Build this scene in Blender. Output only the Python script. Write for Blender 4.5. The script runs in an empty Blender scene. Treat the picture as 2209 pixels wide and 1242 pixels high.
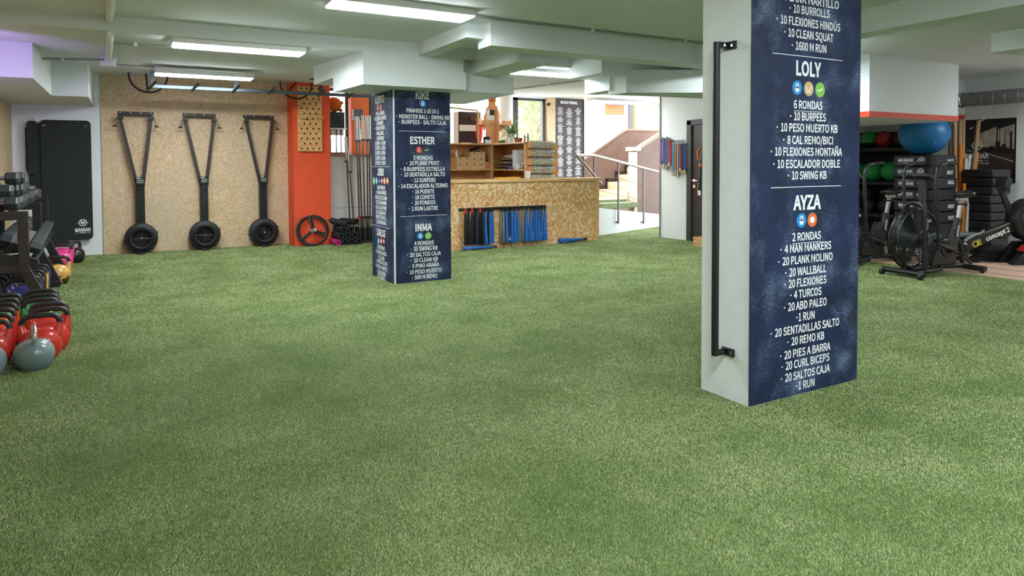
import bpy, bmesh, math, random
import numpy as np
from mathutils import Vector, Matrix, Euler

random.seed(7)
RNG = np.random.default_rng(11)
PI = math.pi
SC = bpy.context.scene
COL = SC.collection

# ------------------------------------------------------------------ camera
EYE = 1.33                       # metres above the turf
FPX = 1473.0                     # focal length in pixels of the 2209 px wide frame
YAW = math.atan((1104.5 - 273.0) / FPX)
PITCH = math.atan(0.0317)
cam = bpy.data.cameras.new('camera')
cam.sensor_fit = 'HORIZONTAL'
cam.sensor_width = 36.0
cam.lens = 36.0 * FPX / 2209.0
cam.shift_y = -(621.0 - 400.5) / 2209.0
cam.clip_start = 0.05
cam.clip_end = 200
cam_o = bpy.data.objects.new('camera', cam)
COL.objects.link(cam_o)
_fw = Vector((math.sin(YAW) * math.cos(PITCH), math.cos(YAW) * math.cos(PITCH), -math.sin(PITCH)))
_r0 = Vector((math.cos(YAW), -math.sin(YAW), 0))
_up = _r0.cross(_fw)
_roll = -0.0038
_R = _r0 * math.cos(_roll) + _up * math.sin(_roll)
_U = _up * math.cos(_roll) - _r0 * math.sin(_roll)
_m = Matrix((( _R.x, _U.x, -_fw.x), (_R.y, _U.y, -_fw.y), (_R.z, _U.z, -_fw.z))).to_4x4()
_m.translation = Vector((0, 0, EYE))
cam_o.matrix_world = _m
SC.camera = cam_o

# ------------------------------------------------------------------ sky, sun, exposure
SC.view_settings.view_transform = 'Standard'
SC.view_settings.look = 'None'
SC.view_settings.gamma = 1.0
SC.view_settings.use_curve_mapping = False
SC.view_settings.exposure = 2.45
W = bpy.data.worlds.new('sky'); SC.world = W
W.use_nodes = True
_bg = W.node_tree.nodes['Background']
_bg.inputs[0].default_value = (0.93, 0.97, 1.0, 1)
_bg.inputs[1].default_value = 1.7
sun = bpy.data.lights.new('sun', 'SUN'); sun.energy = 3.6; sun.angle = 0.02; sun.color = (1, 0.95, 0.88)
sun_o = bpy.data.objects.new('sun', sun); COL.objects.link(sun_o)
sun_o.rotation_euler = Euler((math.radians(38), 0, math.radians(150)))   # from high outside, along the facade
LAMP_E = 13.0                    # emission of the ceiling panels

# ------------------------------------------------------------------ helpers
def new_mat(name):
    m = bpy.data.materials.new(name); m.use_nodes = True
    nt = m.node_tree
    return m, nt, nt.nodes['Principled BSDF']

def lin(c):
    """sRGB 0-255 -> linear"""
    out = []
    for v in c:
        v = v / 255.0
        out.append(v / 12.92 if v <= 0.04045 else ((v + 0.055) / 1.055) ** 2.4)
    return tuple(out) + (1.0,)

def P(name, rgb, rough=0.5, metal=0.0, spec=0.5, var=0.06, scale=30.0, bump=0.0, bscale=200.0, coat=0.0):
    """procedural paint / plastic / metal: colour varied by a noise, optional fine bump"""
    m, nt, b = new_mat(name)
    N, L = nt.nodes, nt.links
    c = lin(rgb)
    tc = N.new('ShaderNodeTexCoord')
    if var > 0:
        nz = N.new('ShaderNodeTexNoise'); nz.inputs['Scale'].default_value = scale; nz.inputs['Detail'].default_value = 3
        L.new(tc.outputs['Object'], nz.inputs['Vector'])
        mx = N.new('ShaderNodeMix'); mx.data_type = 'RGBA'
        mx.inputs[6].default_value = tuple(max(0, v * (1 - var * 2)) for v in c[:3]) + (1,)
        mx.inputs[7].default_value = tuple(min(1, v * (1 + var * 2)) for v in c[:3]) + (1,)
        L.new(nz.outputs['Fac'], mx.inputs[0]); L.new(mx.outputs[2], b.inputs['Base Color'])
    else:
        b.inputs['Base Color'].default_value = c
    b.inputs['Roughness'].default_value = rough
    b.inputs['Metallic'].default_value = metal
    b.inputs['Specular IOR Level'].default_value = spec
    b.inputs['Coat Weight'].default_value = coat
    if bump > 0:
        n2 = N.new('ShaderNodeTexNoise'); n2.inputs['Scale'].default_value = bscale; n2.inputs['Detail'].default_value = 4
        L.new(tc.outputs['Object'], n2.inputs['Vector'])
        bp = N.new('ShaderNodeBump'); bp.inputs['Strength'].default_value = bump; bp.inputs['Distance'].default_value = 0.01
        L.new(n2.outputs['Fac'], bp.inputs['Height']); L.new(bp.outputs[0], b.inputs['Normal'])
    return m

def emit(name, rgb, strength):
    m, nt, b = new_mat(name)
    b.inputs['Base Color'].default_value = (0.8, 0.8, 0.8, 1)
    b.inputs['Emission Color'].default_value = tuple(rgb) + (1,)
    b.inputs['Emission Strength'].default_value = strength
    return m

def osb_mat(name, cols, mixcol, contrast=1.0, size=1.0, grey=0.0):
    """oriented strand board: three layers of stretched cells at different angles, picked by a fourth"""
    m, nt, b = new_mat(name)
    N, L = nt.nodes, nt.links
    tc = N.new('ShaderNodeTexCoord')
    warp = N.new('ShaderNodeTexNoise'); warp.inputs['Scale'].default_value = 9; warp.inputs['Detail'].default_value = 2
    L.new(tc.outputs['Object'], warp.inputs['Vector'])
    wm = N.new('ShaderNodeVectorMath'); wm.operation = 'MULTIPLY_ADD'
    wm.inputs[1].default_value = (0.02, 0.02, 0.02)
    L.new(warp.outputs['Color'], wm.inputs[0]); L.new(tc.outputs['Object'], wm.inputs[2])
    outs = []
    for k, (ang, sx, sz) in enumerate(((0.35, 9, 42), (-0.5, 11, 48), (1.25, 8, 38), (-1.1, 10, 52))):
        mp = N.new('ShaderNodeMapping'); mp.vector_type = 'TEXTURE'
        mp.inputs['Rotation'].default_value = (0, ang, 0)
        rot = N.new('ShaderNodeMapping')
        rot.inputs['Rotation'].default_value = (0, ang, ang * 0.3)
        scl = N.new('ShaderNodeMapping'); scl.inputs['Scale'].default_value = (sx / size, sx / size, sz / size)
        scl.inputs['Location'].default_value = (k * 3.1, k * 1.7, k * 2.3)
        N.remove(mp)
        L.new(wm.outputs[0], rot.inputs['Vector']); L.new(rot.outputs[0], scl.inputs['Vector'])
        vo = N.new('ShaderNodeTexVoronoi'); vo.inputs['Scale'].default_value = 1.0
        L.new(scl.outputs[0], vo.inputs['Vector'])
        sp = N.new('ShaderNodeSeparateColor'); L.new(vo.outputs['Color'], sp.inputs[0])
        outs.append(sp.outputs[k % 3])
    pick = N.new('ShaderNodeTexVoronoi'); pick.inputs['Scale'].default_value = 16 / size
    L.new(wm.outputs[0], pick.inputs['Vector'])
    ps = N.new('ShaderNodeSeparateColor'); L.new(pick.outputs['Color'], ps.inputs[0])
    def mixf(f, a, c_):
        n = N.new('ShaderNodeMix'); n.data_type = 'FLOAT'
        L.new(f, n.inputs[0]); L.new(a, n.inputs[2]); L.new(c_, n.inputs[3]); return n.outputs[0]
    def step(s, t):
        n = N.new('ShaderNodeMath'); n.operation = 'GREATER_THAN'; n.inputs[1].default_value = t; L.new(s, n.inputs[0]); return n.outputs[0]
    a = mixf(step(ps.outputs[0], 0.5), outs[0], outs[1])
    c2 = mixf(step(ps.outputs[1], 0.5), outs[2], outs[3])
    fin = mixf(step(ps.outputs[2], 0.5), a, c2)
    fine = N.new('ShaderNodeTexNoise'); fine.inputs['Scale'].default_value = 130; fine.inputs['Detail'].default_value = 3
    L.new(tc.outputs['Object'], fine.inputs['Vector'])
    ad = N.new('ShaderNodeMath'); ad.operation = 'MULTIPLY_ADD'; ad.inputs[1].default_value = 0.35
    L.new(fine.outputs['Fac'], ad.inputs[0]); L.new(fin, ad.inputs[2])
    ramp = N.new('ShaderNodeValToRGB')
    el = ramp.color_ramp.elements
    n = len(cols)
    el[0].position = 0.1; el[0].color = lin(cols[0])
    el[1].position = 1.2 if False else 1.0; el[1].color = lin(cols[-1])
    for i in range(1, n - 1):
        e = el.new(0.1 + 0.9 * i / (n - 1)); e.color = lin(cols[i])
    L.new(ad.outputs[0], ramp.inputs[0])
    big = N.new('ShaderNodeTexNoise'); big.inputs['Scale'].default_value = 1.4; big.inputs['Detail'].default_value = 3
    L.new(tc.outputs['Object'], big.inputs['Vector'])
    mr = N.new('ShaderNodeMapRange'); mr.inputs[1].default_value = 0.4; mr.inputs[2].default_value = 0.75; mr.inputs[3].default_value = 0.0; mr.inputs[4].default_value = grey
    L.new(big.outputs['Fac'], mr.inputs[0])
    mx = N.new('ShaderNodeMix'); mx.data_type = 'RGBA'; mx.inputs[7].default_value = lin(mixcol)
    L.new(mr.outputs[0], mx.inputs[0]); L.new(ramp.outputs[0], mx.inputs[6])
    L.new(mx.outputs[2], b.inputs['Base Color'])
    b.inputs['Roughness'].default_value = 0.55
    bp = N.new('ShaderNodeBump'); bp.inputs['Strength'].default_value = 0.15; bp.inputs['Distance'].default_value = 0.004
    L.new(ad.outputs[0], bp.inputs['Height']); L.new(bp.outputs[0], b.inputs['Normal'])
    return m

def wood_mat(name, c0, c1, axis='X', scale=14.0, rough=0.45):
    m, nt, b = new_mat(name)
    N, L = nt.nodes, nt.links
    tc = N.new('ShaderNodeTexCoord'); mp = N.new('ShaderNodeMapping')
    s = {'X': (1.2, 9, 9), 'Y': (9, 1.2, 9), 'Z': (9, 9, 1.2)}[axis]
    mp.inputs['Scale'].default_value = tuple(v * scale / 14 for v in s)
    L.new(tc.outputs['Object'], mp.inputs['Vector'])
    nz = N.new('ShaderNodeTexNoise'); nz.inputs['Scale'].default_value = 2.2; nz.inputs['Detail'].default_value = 6; nz.inputs['Distortion'].default_value = 1.2
    L.new(mp.outputs[0], nz.inputs['Vector'])
    r = N.new('ShaderNodeValToRGB'); r.color_ramp.elements[0].position = 0.35; r.color_ramp.elements[1].position = 0.68
    r.color_ramp.elements[0].color = lin(c0); r.color_ramp.elements[1].color = lin(c1)
    L.new(nz.outputs['Fac'], r.inputs[0]); L.new(r.outputs[0], b.inputs['Base Color'])
    b.inputs['Roughness'].default_value = rough
    return m

class MB:
    """collects shapes and links them as ONE mesh object"""
    def __init__(s, M=None):
        s.v = []; s.f = []; s.mi = []; s.M = M or Matrix.Identity(4); s.m = 0
    def add(s, vs, fs):
        o = len(s.v)
        s.v += [tuple(s.M @ Vector(p)) for p in vs]
        s.f += [tuple(o + i for i in f) for f in fs]
        s.mi += [s.m] * len(fs)
        return s
    def bx(s, x0, x1, y0, y1, z0, z1):
        v = [(x, y, z) for z in (z0, z1) for y in (y0, y1) for x in (x0, x1)]
        return s.add(v, [(0, 2, 3, 1), (4, 5, 7, 6), (0, 1, 5, 4), (2, 6, 7, 3), (0, 4, 6, 2), (1, 3, 7, 5)])
    def box(s, c, d, rot=None):
        m0 = s.M
        s.M = m0 @ Matrix.Translation(c) @ (Euler(rot).to_matrix().to_4x4() if rot else Matrix.Identity(4))
        s.bx(-d[0] / 2, d[0] / 2, -d[1] / 2, d[1] / 2, -d[2] / 2, d[2] / 2)
        s.M = m0
        return s
    def prism(s, poly, z0, z1):
        n = len(poly)
        v = [(p[0], p[1], z0) for p in poly] + [(p[0], p[1], z1) for p in poly]
        f = [tuple(range(n - 1, -1, -1)), tuple(range(n, 2 * n))]
        f += [(i, (i + 1) % n, n + (i + 1) % n, n + i) for i in range(n)]
        return s.add(v, f)
    def plate(s, poly, y0, y1):
        """outline in x,z, thick along y"""
        n = len(poly)
        v = [(p[0], y0, p[1]) for p in poly] + [(p[0], y1, p[1]) for p in poly]
        f = [tuple(range(n)), tuple(range(2 * n - 1, n - 1, -1))]
        f += [((i + 1) % n, i, n + i, n + (i + 1) % n) for i in range(n)]
        return s.add(v, f)
    def cyl(s, p0, p1, r0, r1=None, n=16, caps=True):
        r1 = r0 if r1 is None else r1
        a = Vector(p0); b = Vector(p1); d = (b - a).normalized()
        t = Vector((0, 0, 1)) if abs(d.z) < 0.9 else Vector((1, 0, 0))
        u = d.cross(t).normalized(); w = d.cross(u)
        v = []
        for c, r in ((a, r0), (b, r1)):
            for i in range(n):
                q = 2 * PI * i / n
                v.append(tuple(c + u * (r * math.cos(q)) + w * (r * math.sin(q))))
        f = [(i, (i + 1) % n, n + (i + 1) % n, n + i) for i in range(n)]
        if caps: f += [tuple(range(n - 1, -1, -1)), tuple(range(n, 2 * n))]
        return s.add(v, f)
    def tube(s, pts, r, n=10, closed=False, caps=True):
        P_ = [Vector(p) for p in pts]; k = len(P_)
        rs = r if isinstance(r, (list, tuple)) else [r] * k
        tan = []
        for i in range(k):
            if closed: d = P_[(i + 1) % k] - P_[i - 1]
            else: d = P_[min(i + 1, k - 1)] - P_[max(i - 1, 0)]
            tan.append(d.normalized())
        t = Vector((0, 0, 1)) if abs(tan[0].z) < 0.9 else Vector((1, 0, 0))
        u = tan[0].cross(t).normalized()
        v = []
        for i in range(k):
            u = (u - tan[i] * u.dot(tan[i])).normalized(); w = tan[i].cross(u)
            for j in range(n):
                q = 2 * PI * j / n
                v.append(tuple(P_[i] + u * (rs[i] * math.cos(q)) + w * (rs[i] * math.sin(q))))
        f = []
        for i in range(k if closed else k - 1):
            a = i * n; b = ((i + 1) % k) * n
            f += [(a + j, a + (j + 1) % n, b + (j + 1) % n, b + j) for j in range(n)]
        if caps and not closed: f += [tuple(range(n - 1, -1, -1)), tuple(range((k - 1) * n, k * n))]
        return s.add(v, f)
    def ring(s, c, R, r, n=40, k=8, axis='Y', a0=0, a1=2 * PI):
        full = abs(a1 - a0 - 2 * PI) < 1e-6
        m = n if full else n + 1
        pts = []
        for i in range(m):
            q = a0 + (a1 - a0) * i / n
            x, y = R * math.cos(q), R * math.sin(q)
            pts.append({'Y': (c[0] + x, c[1], c[2] + y), 'Z': (c[0] + x, c[1] + y, c[2]), 'X': (c[0], c[1] + x, c[2] + y)}[axis])
        return s.tube(pts, r, k, closed=full)
    def lathe(s, prof, n=24, c=(0, 0, 0), axis='Z', close=True):
        v = []; k = len(prof)
        for (r, z) in prof:
            for i in range(n):
                q = 2 * PI * i / n
                x, y = r * math.cos(q), r * math.sin(q)
                v.append({'Z': (c[0] + x, c[1] + y, c[2] + z), 'Y': (c[0] + x, c[1] + z, c[2] + y), 'X': (c[0] + z, c[1] + x, c[2] + y)}[axis])
        f = []
        for j in range(k - 1):
            for i in range(n):
                q = (j * n + i, j * n + (i + 1) % n, (j + 1) * n + (i + 1) % n, (j + 1) * n + i)
                f.append(q if axis != 'Y' else q[::-1])
        if close:
            a = tuple(range(n - 1, -1, -1)); b = tuple(range((k - 1) * n, k * n))
            f += [a, b] if axis != 'Y' else [a[::-1], b[::-1]]
        return s.add(v, f)
    def sph(s, c, r, n=20, k=12):
        if not isinstance(r, (list, tuple)): r = (r, r, r)
        v = [(c[0], c[1], c[2] - r[2])]
        for j in range(1, k):
            a = PI * j / k - PI / 2
            for i in range(n):
                q = 2 * PI * i / n
                v.append((c[0] + r[0] * math.cos(a) * math.cos(q), c[1] + r[1] * math.cos(a) * math.sin(q), c[2] + r[2] * math.sin(a)))
        v.append((c[0], c[1], c[2] + r[2])); t = len(v) - 1
        f = [(0, 1 + (i + 1) % n, 1 + i) for i in range(n)]
        for j in range(k - 2):
            o = 1 + j * n
            f += [(o + i, o + (i + 1) % n, o + n + (i + 1) % n, o + n + i) for i in range(n)]
        o = 1 + (k - 2) * n
        f += [(o + i, o + (i + 1) % n, t) for i in range(n)]
        return s.add(v, f)
    def mesh(s, name, mats, smooth=40, bevel=0):
        me = bpy.data.meshes.new(name)
        me.from_pydata(s.v, [], s.f)
        if not isinstance(mats, (list, tuple)): mats = [mats]
        for m in mats: me.materials.append(m)
        me.polygons.foreach_set('material_index', s.mi)
        if smooth:
            me.polygons.foreach_set('use_smooth', [True] * len(me.polygons))
            me.set_sharp_from_angle(angle=math.radians(smooth))
        me.update()
        return me
    def build(s, name, mats, parent=None, smooth=40, bevel=0.0, seg=2, loc=None, rot=None):
        o = bpy.data.objects.new(name, s.mesh(name, mats, smooth))
        COL.objects.link(o)
        if parent is not None: o.parent = parent
        if loc is not None: o.location = loc
        if rot is not None: o.rotation_euler = rot
        if bevel > 0:
            b = o.modifiers.new('bevel', 'BEVEL'); b.width = bevel; b.segments = seg; b.limit_method = 'ANGLE'; b.angle_limit = math.radians(50)
        return o

def tag(o, label, cat, group=None, kind=None):
    o['label'] = label; o['category'] = cat
    if group: o['group'] = group
    if kind: o['kind'] = kind
    return o

def thing(name, label, cat, loc=(0, 0, 0), rot=0.0, group=None, kind=None):
    o = bpy.data.objects.new(name, None); COL.objects.link(o)
    o.empty_display_size = 0.05
    o.location = loc
    o.rotation_euler = (0, 0, rot) if isinstance(rot, (int, float)) else rot
    return tag(o, label, cat, group, kind)

def struct(name, mb, mat, label, cat, parent=None, smooth=30, bevel=0):
    o = mb.build(name, mat, parent, smooth, bevel)
    return tag(o, label, cat, kind='structure')

def kids(o): return [c for c in COL.objects if c.parent is o]
_KID = {}
def dup(root, loc, rot=None, label=None, group=None, scale=None):
    """a copy of a thing with copies of its parts and sub-parts (mesh data shared)"""
    r = root.copy(); COL.objects.link(r)
    r.location = loc
    if rot is not None: r.rotation_euler = (0, 0, rot) if isinstance(rot, (int, float)) else rot
    if label: r['label'] = label
    if group: r['group'] = group
    if scale: r.scale = (scale,) * 3 if isinstance(scale, (int, float)) else scale
    for ch in list(root.children):
        c = ch.copy(); COL.objects.link(c); c.parent = r
        for g in list(ch.children):
            d = g.copy(); COL.objects.link(d); d.parent = c
    return r

ORD = ['first', 'second', 'third', 'fourth', 'fifth', 'sixth', 'seventh', 'eighth', 'ninth', 'tenth', 'eleventh', 'twelfth', 'thirteenth',
       'fourteenth', 'fifteenth', 'sixteenth', 'seventeenth', 'eighteenth', 'nineteenth', 'twentieth', 'twenty-first', 'twenty-second']

# text as flat mesh lettering -------------------------------------------------
_tc = bpy.data.curves.new('lettering_source', 'FONT'); _tc.fill_mode = 'FRONT'; _tc.resolution_u = 3
try:                              # the plain sans face that ships inside Blender; its built-in font otherwise
    _tc.font = bpy.data.fonts.load(bpy.utils.system_resource('DATAFILES', path='fonts') + '/Noto Sans CJK Regular.woff2')
except Exception:
    pass
_to = bpy.data.objects.new('lettering_source', _tc)
_TXT = {}
def glyphs(s, off=0.0):
    key = (s, round(off, 3))
    if key not in _TXT:
        _tc.body = s; _tc.size = 1.0; _tc.offset = key[1]
        me = bpy.data.meshes.new_from_object(_to)
        v = [tuple(q.co) for q in me.vertices]; f = [tuple(p.vertices) for p in me.polygons]
        bpy.data.meshes.remove(me)
        _TXT[key] = (v, f)
    return _TXT[key]
_hv, _hf = glyphs('H')
CAP = max(p[1] for p in _hv) - min(p[1] for p in _hv)
def text(mb, s, x0, x1, z, h, y=0.0, bold=0.0, flip=1):
    """lettering facing -y, squeezed between x0 and x1, capital height h, centred on z"""
    v, f = glyphs(s, min(bold / h * CAP, 0.014))
    if not v: return
    a = min(p[0] for p in v); b = max(p[0] for p in v)
    kx = (x1 - x0) / (b - a); kz = h / (CAP + 2 * min(bold / h * CAP, 0.014))
    mb.add([(x0 + (p[0] - a) * kx, y, z - h / 2 * flip + (p[1] + min(bold / h * CAP, 0.014)) * kz * flip) for p in v], f)
def textw(mb, s, xc, z, h, y=0.0, k=0.8, bold=0.0, flip=1):
    v, f = glyphs(s)
    w = (max(p[0] for p in v) - min(p[0] for p in v)) / CAP * h * k
    text(mb, s, xc - w / 2, xc + w / 2, z, h, y, bold, flip)
def disc(mb, xc, z, r, y=0.0, n=24, r2=None):
    mb.add([(xc + r * math.cos(2 * PI * i / n), y, z + (r2 or r) * math.sin(2 * PI * i / n)) for i in range(n)], [tuple(range(n))])
def annulus(mb, xc, z, r0, r1, y=0.0, n=32):
    v = [(xc + r * math.cos(2 * PI * i / n), y, z + r * math.sin(2 * PI * i / n)) for r in (r0, r1) for i in range(n)]
    mb.add(v, [(i, (i + 1) % n, n + (i + 1) % n, n + i) for i in range(n)])
def strip(mb, pts, w, y=0.0):
    """flat line of width w through x,z points"""
    for (a, b) in zip(pts[:-1], pts[1:]):
        d = Vector((b[0] - a[0], b[1] - a[1])).normalized() * (w / 2)
        mb.add([(a[0] - d.y, y, a[1] + d.x), (a[0] + d.y, y, a[1] - d.x), (b[0] + d.y, y, b[1] - d.x), (b[0] - d.y, y, b[1] + d.x)], [(0, 1, 2, 3)])
def emblem(mb, xc, z, r, y=0.0, flip=1):
    """round badge with a pointed M between two short dashes"""
    annulus(mb, xc, z, r * 0.80, r, y)
    q = lambda a, b: (xc + a * r, z + b * r * flip)
    M = [(-0.6, -0.2), (-0.42, 0.55), (-0.22, 0.55), (0, -0.02), (0.22, 0.55), (0.42, 0.55), (0.6, -0.2), (0.42, -0.34), (0.3, 0.12), (0.08, -0.6), (-0.08, -0.6), (-0.3, 0.12), (-0.42, -0.34)]
    mb.add([(q(*p)[0], y, q(*p)[1]) for p in M], [(0, 1, 11, 12), (1, 2, 11), (2, 3, 10, 11), (3, 9, 10), (3, 4, 8, 9), (4, 5, 8), (5, 6, 7, 8)])
    strip(mb, [q(-1.4, 0), q(-1.0, 0)], r * 0.1, y); strip(mb, [q(1.0, 0), q(1.4, 0)], r * 0.1, y)
# ------------------------------------------------------------------ materials of the room
M_wall = P('white_wall_paint', (233, 237, 239), 0.7, var=0.02, scale=3, bump=0.05, bscale=60)
M_ceil = P('ceiling_paint', (220, 225, 226), 0.8, var=0.02, scale=2, bump=0.04, bscale=50)
M_orange = P('orange_wall_paint', (236, 84, 42), 0.6, var=0.05, scale=5, bump=0.05, bscale=80)
M_orange2 = P('orange_band_paint', (206, 66, 40), 0.6, var=0.04)
M_osb = osb_mat('osb_pale', [(196, 154, 110), (208, 174, 132), (212, 182, 142), (226, 204, 172)], (192, 178, 158), size=0.5, grey=0.5)
M_osb2 = osb_mat('osb_strong', [(206, 120, 48), (212, 156, 92), (216, 172, 116), (236, 212, 172)], (206, 170, 120), size=0.95, grey=0.15)
M_ply = wood_mat('pine_plywood', (206, 150, 92), (232, 188, 132), 'Z')
M_plyx = wood_mat('pine_plywood_long', (212, 158, 102), (236, 196, 142), 'X')
M_black = P('black_powder_coat', (26, 27, 29), 0.45, var=0.1)
M_blackgloss = P('black_plastic', (20, 21, 23), 0.28, var=0.05)
M_rubber = P('black_rubber', (30, 31, 33), 0.75, var=0.1, bump=0.05)
M_foam = P('black_foam', (40, 45, 43), 0.9, var=0.1, bump=0.25, bscale=900)
M_chrome = P('chrome', (215, 215, 218), 0.18, 1.0, var=0.0)
M_steel = P('brushed_steel', (170, 168, 164), 0.35, 1.0, var=0.05)
M_darksteel = P('dark_steel', (92, 84, 76), 0.38, 0.9, var=0.15)
M_brown = P('brown_paint_and_warm_lit_steel', (46, 36, 34), 0.5, var=0.1)
M_white = P('white_plastic', (232, 232, 230), 0.4, var=0.0)
M_letter = P('white_lettering', (240, 244, 246), 0.6, var=0.1, scale=400)
M_paper = P('white_paper', (240, 238, 234), 0.8, var=0.03)
M_diff = emit('lamp_diffuser', (0.90, 0.98, 1.0), LAMP_E)
M_galv = P('galvanised_duct', (150, 152, 152), 0.36, 0.45, var=0.15, scale=6)
M_glass, _nt, _b = new_mat('window_glass')
_b.inputs['Transmission Weight'].default_value = 1.0; _b.inputs['Roughness'].default_value = 0.0; _b.inputs['IOR'].default_value = 1.01
_b.inputs['Base Color'].default_value = (0.97, 1, 0.99, 1)
M_frame = P('anthracite_frame', (58, 56, 58), 0.45)

# ------------------------------------------------------------------ floor
M_base = P('turf_backing', (62, 84, 40), 0.95, var=0.2, scale=60)
struct('floor', MB().bx(-1.6, 8.72, -3, 12.1, -0.12, 0.0).bx(8.72, 11.5, 9.36, 12.1, -0.12, 0.0), M_base, 'green floor of the gym under the artificial turf', 'floor')
M_board, nt, b = new_mat('pale_floor_boards')
tc = nt.nodes.new('ShaderNodeTexCoord'); mp = nt.nodes.new('ShaderNodeMapping'); mp.inputs['Scale'].default_value = (1, 1, 1)
nt.links.new(tc.outputs['Object'], mp.inputs['Vector'])
wv = nt.nodes.new('ShaderNodeTexWave'); wv.wave_type = 'BANDS'; wv.bands_direction = 'X'; wv.inputs['Scale'].default_value = 0.70; wv.inputs['Distortion'].default_value = 0.0
nt.links.new(mp.outputs[0], wv.inputs['Vector'])
rp = nt.nodes.new('ShaderNodeValToRGB'); rp.color_ramp.elements[0].position = 0.0; rp.color_ramp.elements[1].position = 0.035
rp.color_ramp.elements[0].color = lin((70, 52, 46)); rp.color_ramp.elements[1].color = lin((206, 170, 148))
nt.links.new(wv.outputs['Fac'], rp.inputs[0]); nt.links.new(rp.outputs[0], b.inputs['Base Color']); b.inputs['Roughness'].default_value = 0.55
struct('floor', MB().bx(8.72, 11.5, -3, 9.36, -0.12, 0.006), M_board, 'pale pink wooden floor boards beside the turf under the bikes', 'floor')

# ------------------------------------------------------------------ walls
struct('wall_left', MB().bx(-1.6, -1.4, -3, 12.1, 0, 2.85), M_osb, 'strand board wall behind the dumbbell rack', 'wall')
wb = MB().bx(-1.4, 2.4, 11.9, 12.1, 0, 2.85)
struct('wall_back', wb, M_wall, 'white back wall behind the black hanging mats', 'wall')
oc = MB()
for (x0, x1, z0, z1) in ((-0.315, -0.0065, 0, 2.0315), (-0.005, 1.2, 0, 2.0315), (1.2015, 2.37, 0, 2.0315), (-0.315, 0.9, 2.033, 2.78), (0.9015, 2.37, 2.033, 2.78)):
    oc.bx(x0, x1, 11.872, 11.9, z0, z1)
struct('wall_cladding', oc, M_osb, 'pale strand board wall behind the three ski machines', 'wall')
struct('pillar', MB().bx(2.37, 2.97, 11.42, 12.0, 0, 2.85), M_orange, 'orange painted pillar with the pegboard on it', 'pillar')
lw = MB().bx(2.97, 7.52, 11.72, 12.0, 0, 1.49)
struct('wall_back', lw, M_wall, 'low white wall under the windows behind the barbells', 'wall')
struct('trim_1', MB().bx(2.97, 4.9, 11.62, 12.02, 1.49, 1.515), wood_mat('sill_wood', (150, 96, 58), (190, 130, 84), 'X'), 'wooden window sill on the low white wall', 'sill', bevel=0.004)
# lintel above windows
struct('trim_2', MB().bx(2.97, 8.43, 11.86, 12.0, 2.66, 2.9), M_wall, 'white lintel above the back windows', 'lintel')
def window(n, x0, x1, label, z0=1.5, z1=2.68, mull=()):
    w = thing('window_%d' % n, label, 'window', ((x0 + x1) / 2, 11.93, z0), kind='structure')
    hw = (x1 - x0) / 2; h = z1 - z0
    f = MB()
    for a in (-hw, hw - 0.06): f.bx(a, a + 0.06, -0.04, 0.04, 0, h)
    f.bx(-hw, hw, -0.04, 0.04, 0, 0.05).bx(-hw, hw, -0.04, 0.04, h - 0.07, h)
    for a in mull: f.bx(a - 0.03, a + 0.03, -0.035, 0.035, 0.05, h - 0.07)
    f.build('window_frame', M_frame, w)
    MB().bx(-hw + 0.05, hw - 0.05, -0.003, 0.003, 0.045, h - 0.06).build('pane', M_glass, w)
    return w
window(1, 2.98, 3.42, 'narrow window behind the black speaker box')
window(2, 3.78, 5.05, 'dark framed window partly hidden by the far column')
window(3, 5.05, 6.80, 'dark framed window behind the lockers and the white round column', mull=(0.35,))
window(4, 6.80, 7.50, 'window beside the narrow strand board post with trees outside')
struct('trim_3', MB().bx(3.44, 3.76, 11.8, 12.0, 1.515, 2.68), P('orange_post', (240, 120, 66), 0.6), 'orange post between the windows with a fan on it', 'post')
struct('trim_4', MB().bx(7.52, 7.69, 11.80, 12.0, 0, 2.8), M_osb, 'narrow strand board post left of the tall brown list board', 'post')
struct('column', MB().cyl((6.46, 11.73, 1.49), (6.46, 11.73, 2.75), 0.165, n=32), M_wall, 'round white column behind the plant and shelf', 'column')

# medal wall, door wall, rear closing walls
mw = MB().bx(8.4, 8.55, 8.72, 9.42, 0, 2.85).bx(8.4, 8.55, 7.6, 8.72, 2.06, 2.85).bx(8.4, 8.55, 7.45, 7.72, 0, 2.85)
struct('wall_right', mw, M_wall, 'white wall with the medal hangers beside the dark door', 'wall')
struct('trim_5', MB().bx(8.385, 8.56, 9.415, 9.44, 0, 2.7), P('grey_corner_bead', (120, 124, 122), 0.5), 'grey metal corner strip at the end of the medal wall', 'trim')
struct('wall_back', MB().bx(8.55, 11.5, 9.30, 9.42, 0, 2.85), M_wall, 'white wall side along the entrance ramp', 'wall')
struct('wall_back', MB().bx(8.55, 11.3, 7.6, 7.75, 0, 2.85), M_wall, 'white rear wall of the ball corner', 'wall')
struct('wall_right', MB().bx(11.3, 11.5, -3, 9.42, 0, 2.85), M_wall, 'white right wall behind the poster', 'wall')
struct('wall_front', MB().bx(-1.6, 11.5, -3.2, -3, 0, 2.85), M_wall, 'white wall at the open end of the gym', 'wall')
door = thing('door_1', 'dark brown door in a black frame right of the medals', 'door', (8.4, 8.72, 0), kind='structure')
dm = P('dark_door_laminate', (52, 48, 48), 0.4, var=0.1, scale=40)
fr = MB().bx(-0.03, 0.12, -0.09, 0.02, 0, 2.06).bx(-0.03, 0.12, -1.02, -0.93, 0, 2.06).bx(-0.03, 0.12, -1.02, 0.02, 1.98, 2.07)
fr.build('door_frame', P('door_frame_grey', (56, 58, 60), 0.45), door, bevel=0.006)
MB().bx(0.0, 0.05, -0.93, -0.09, 0.01, 1.98).build('door_leaf', dm, door)
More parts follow.
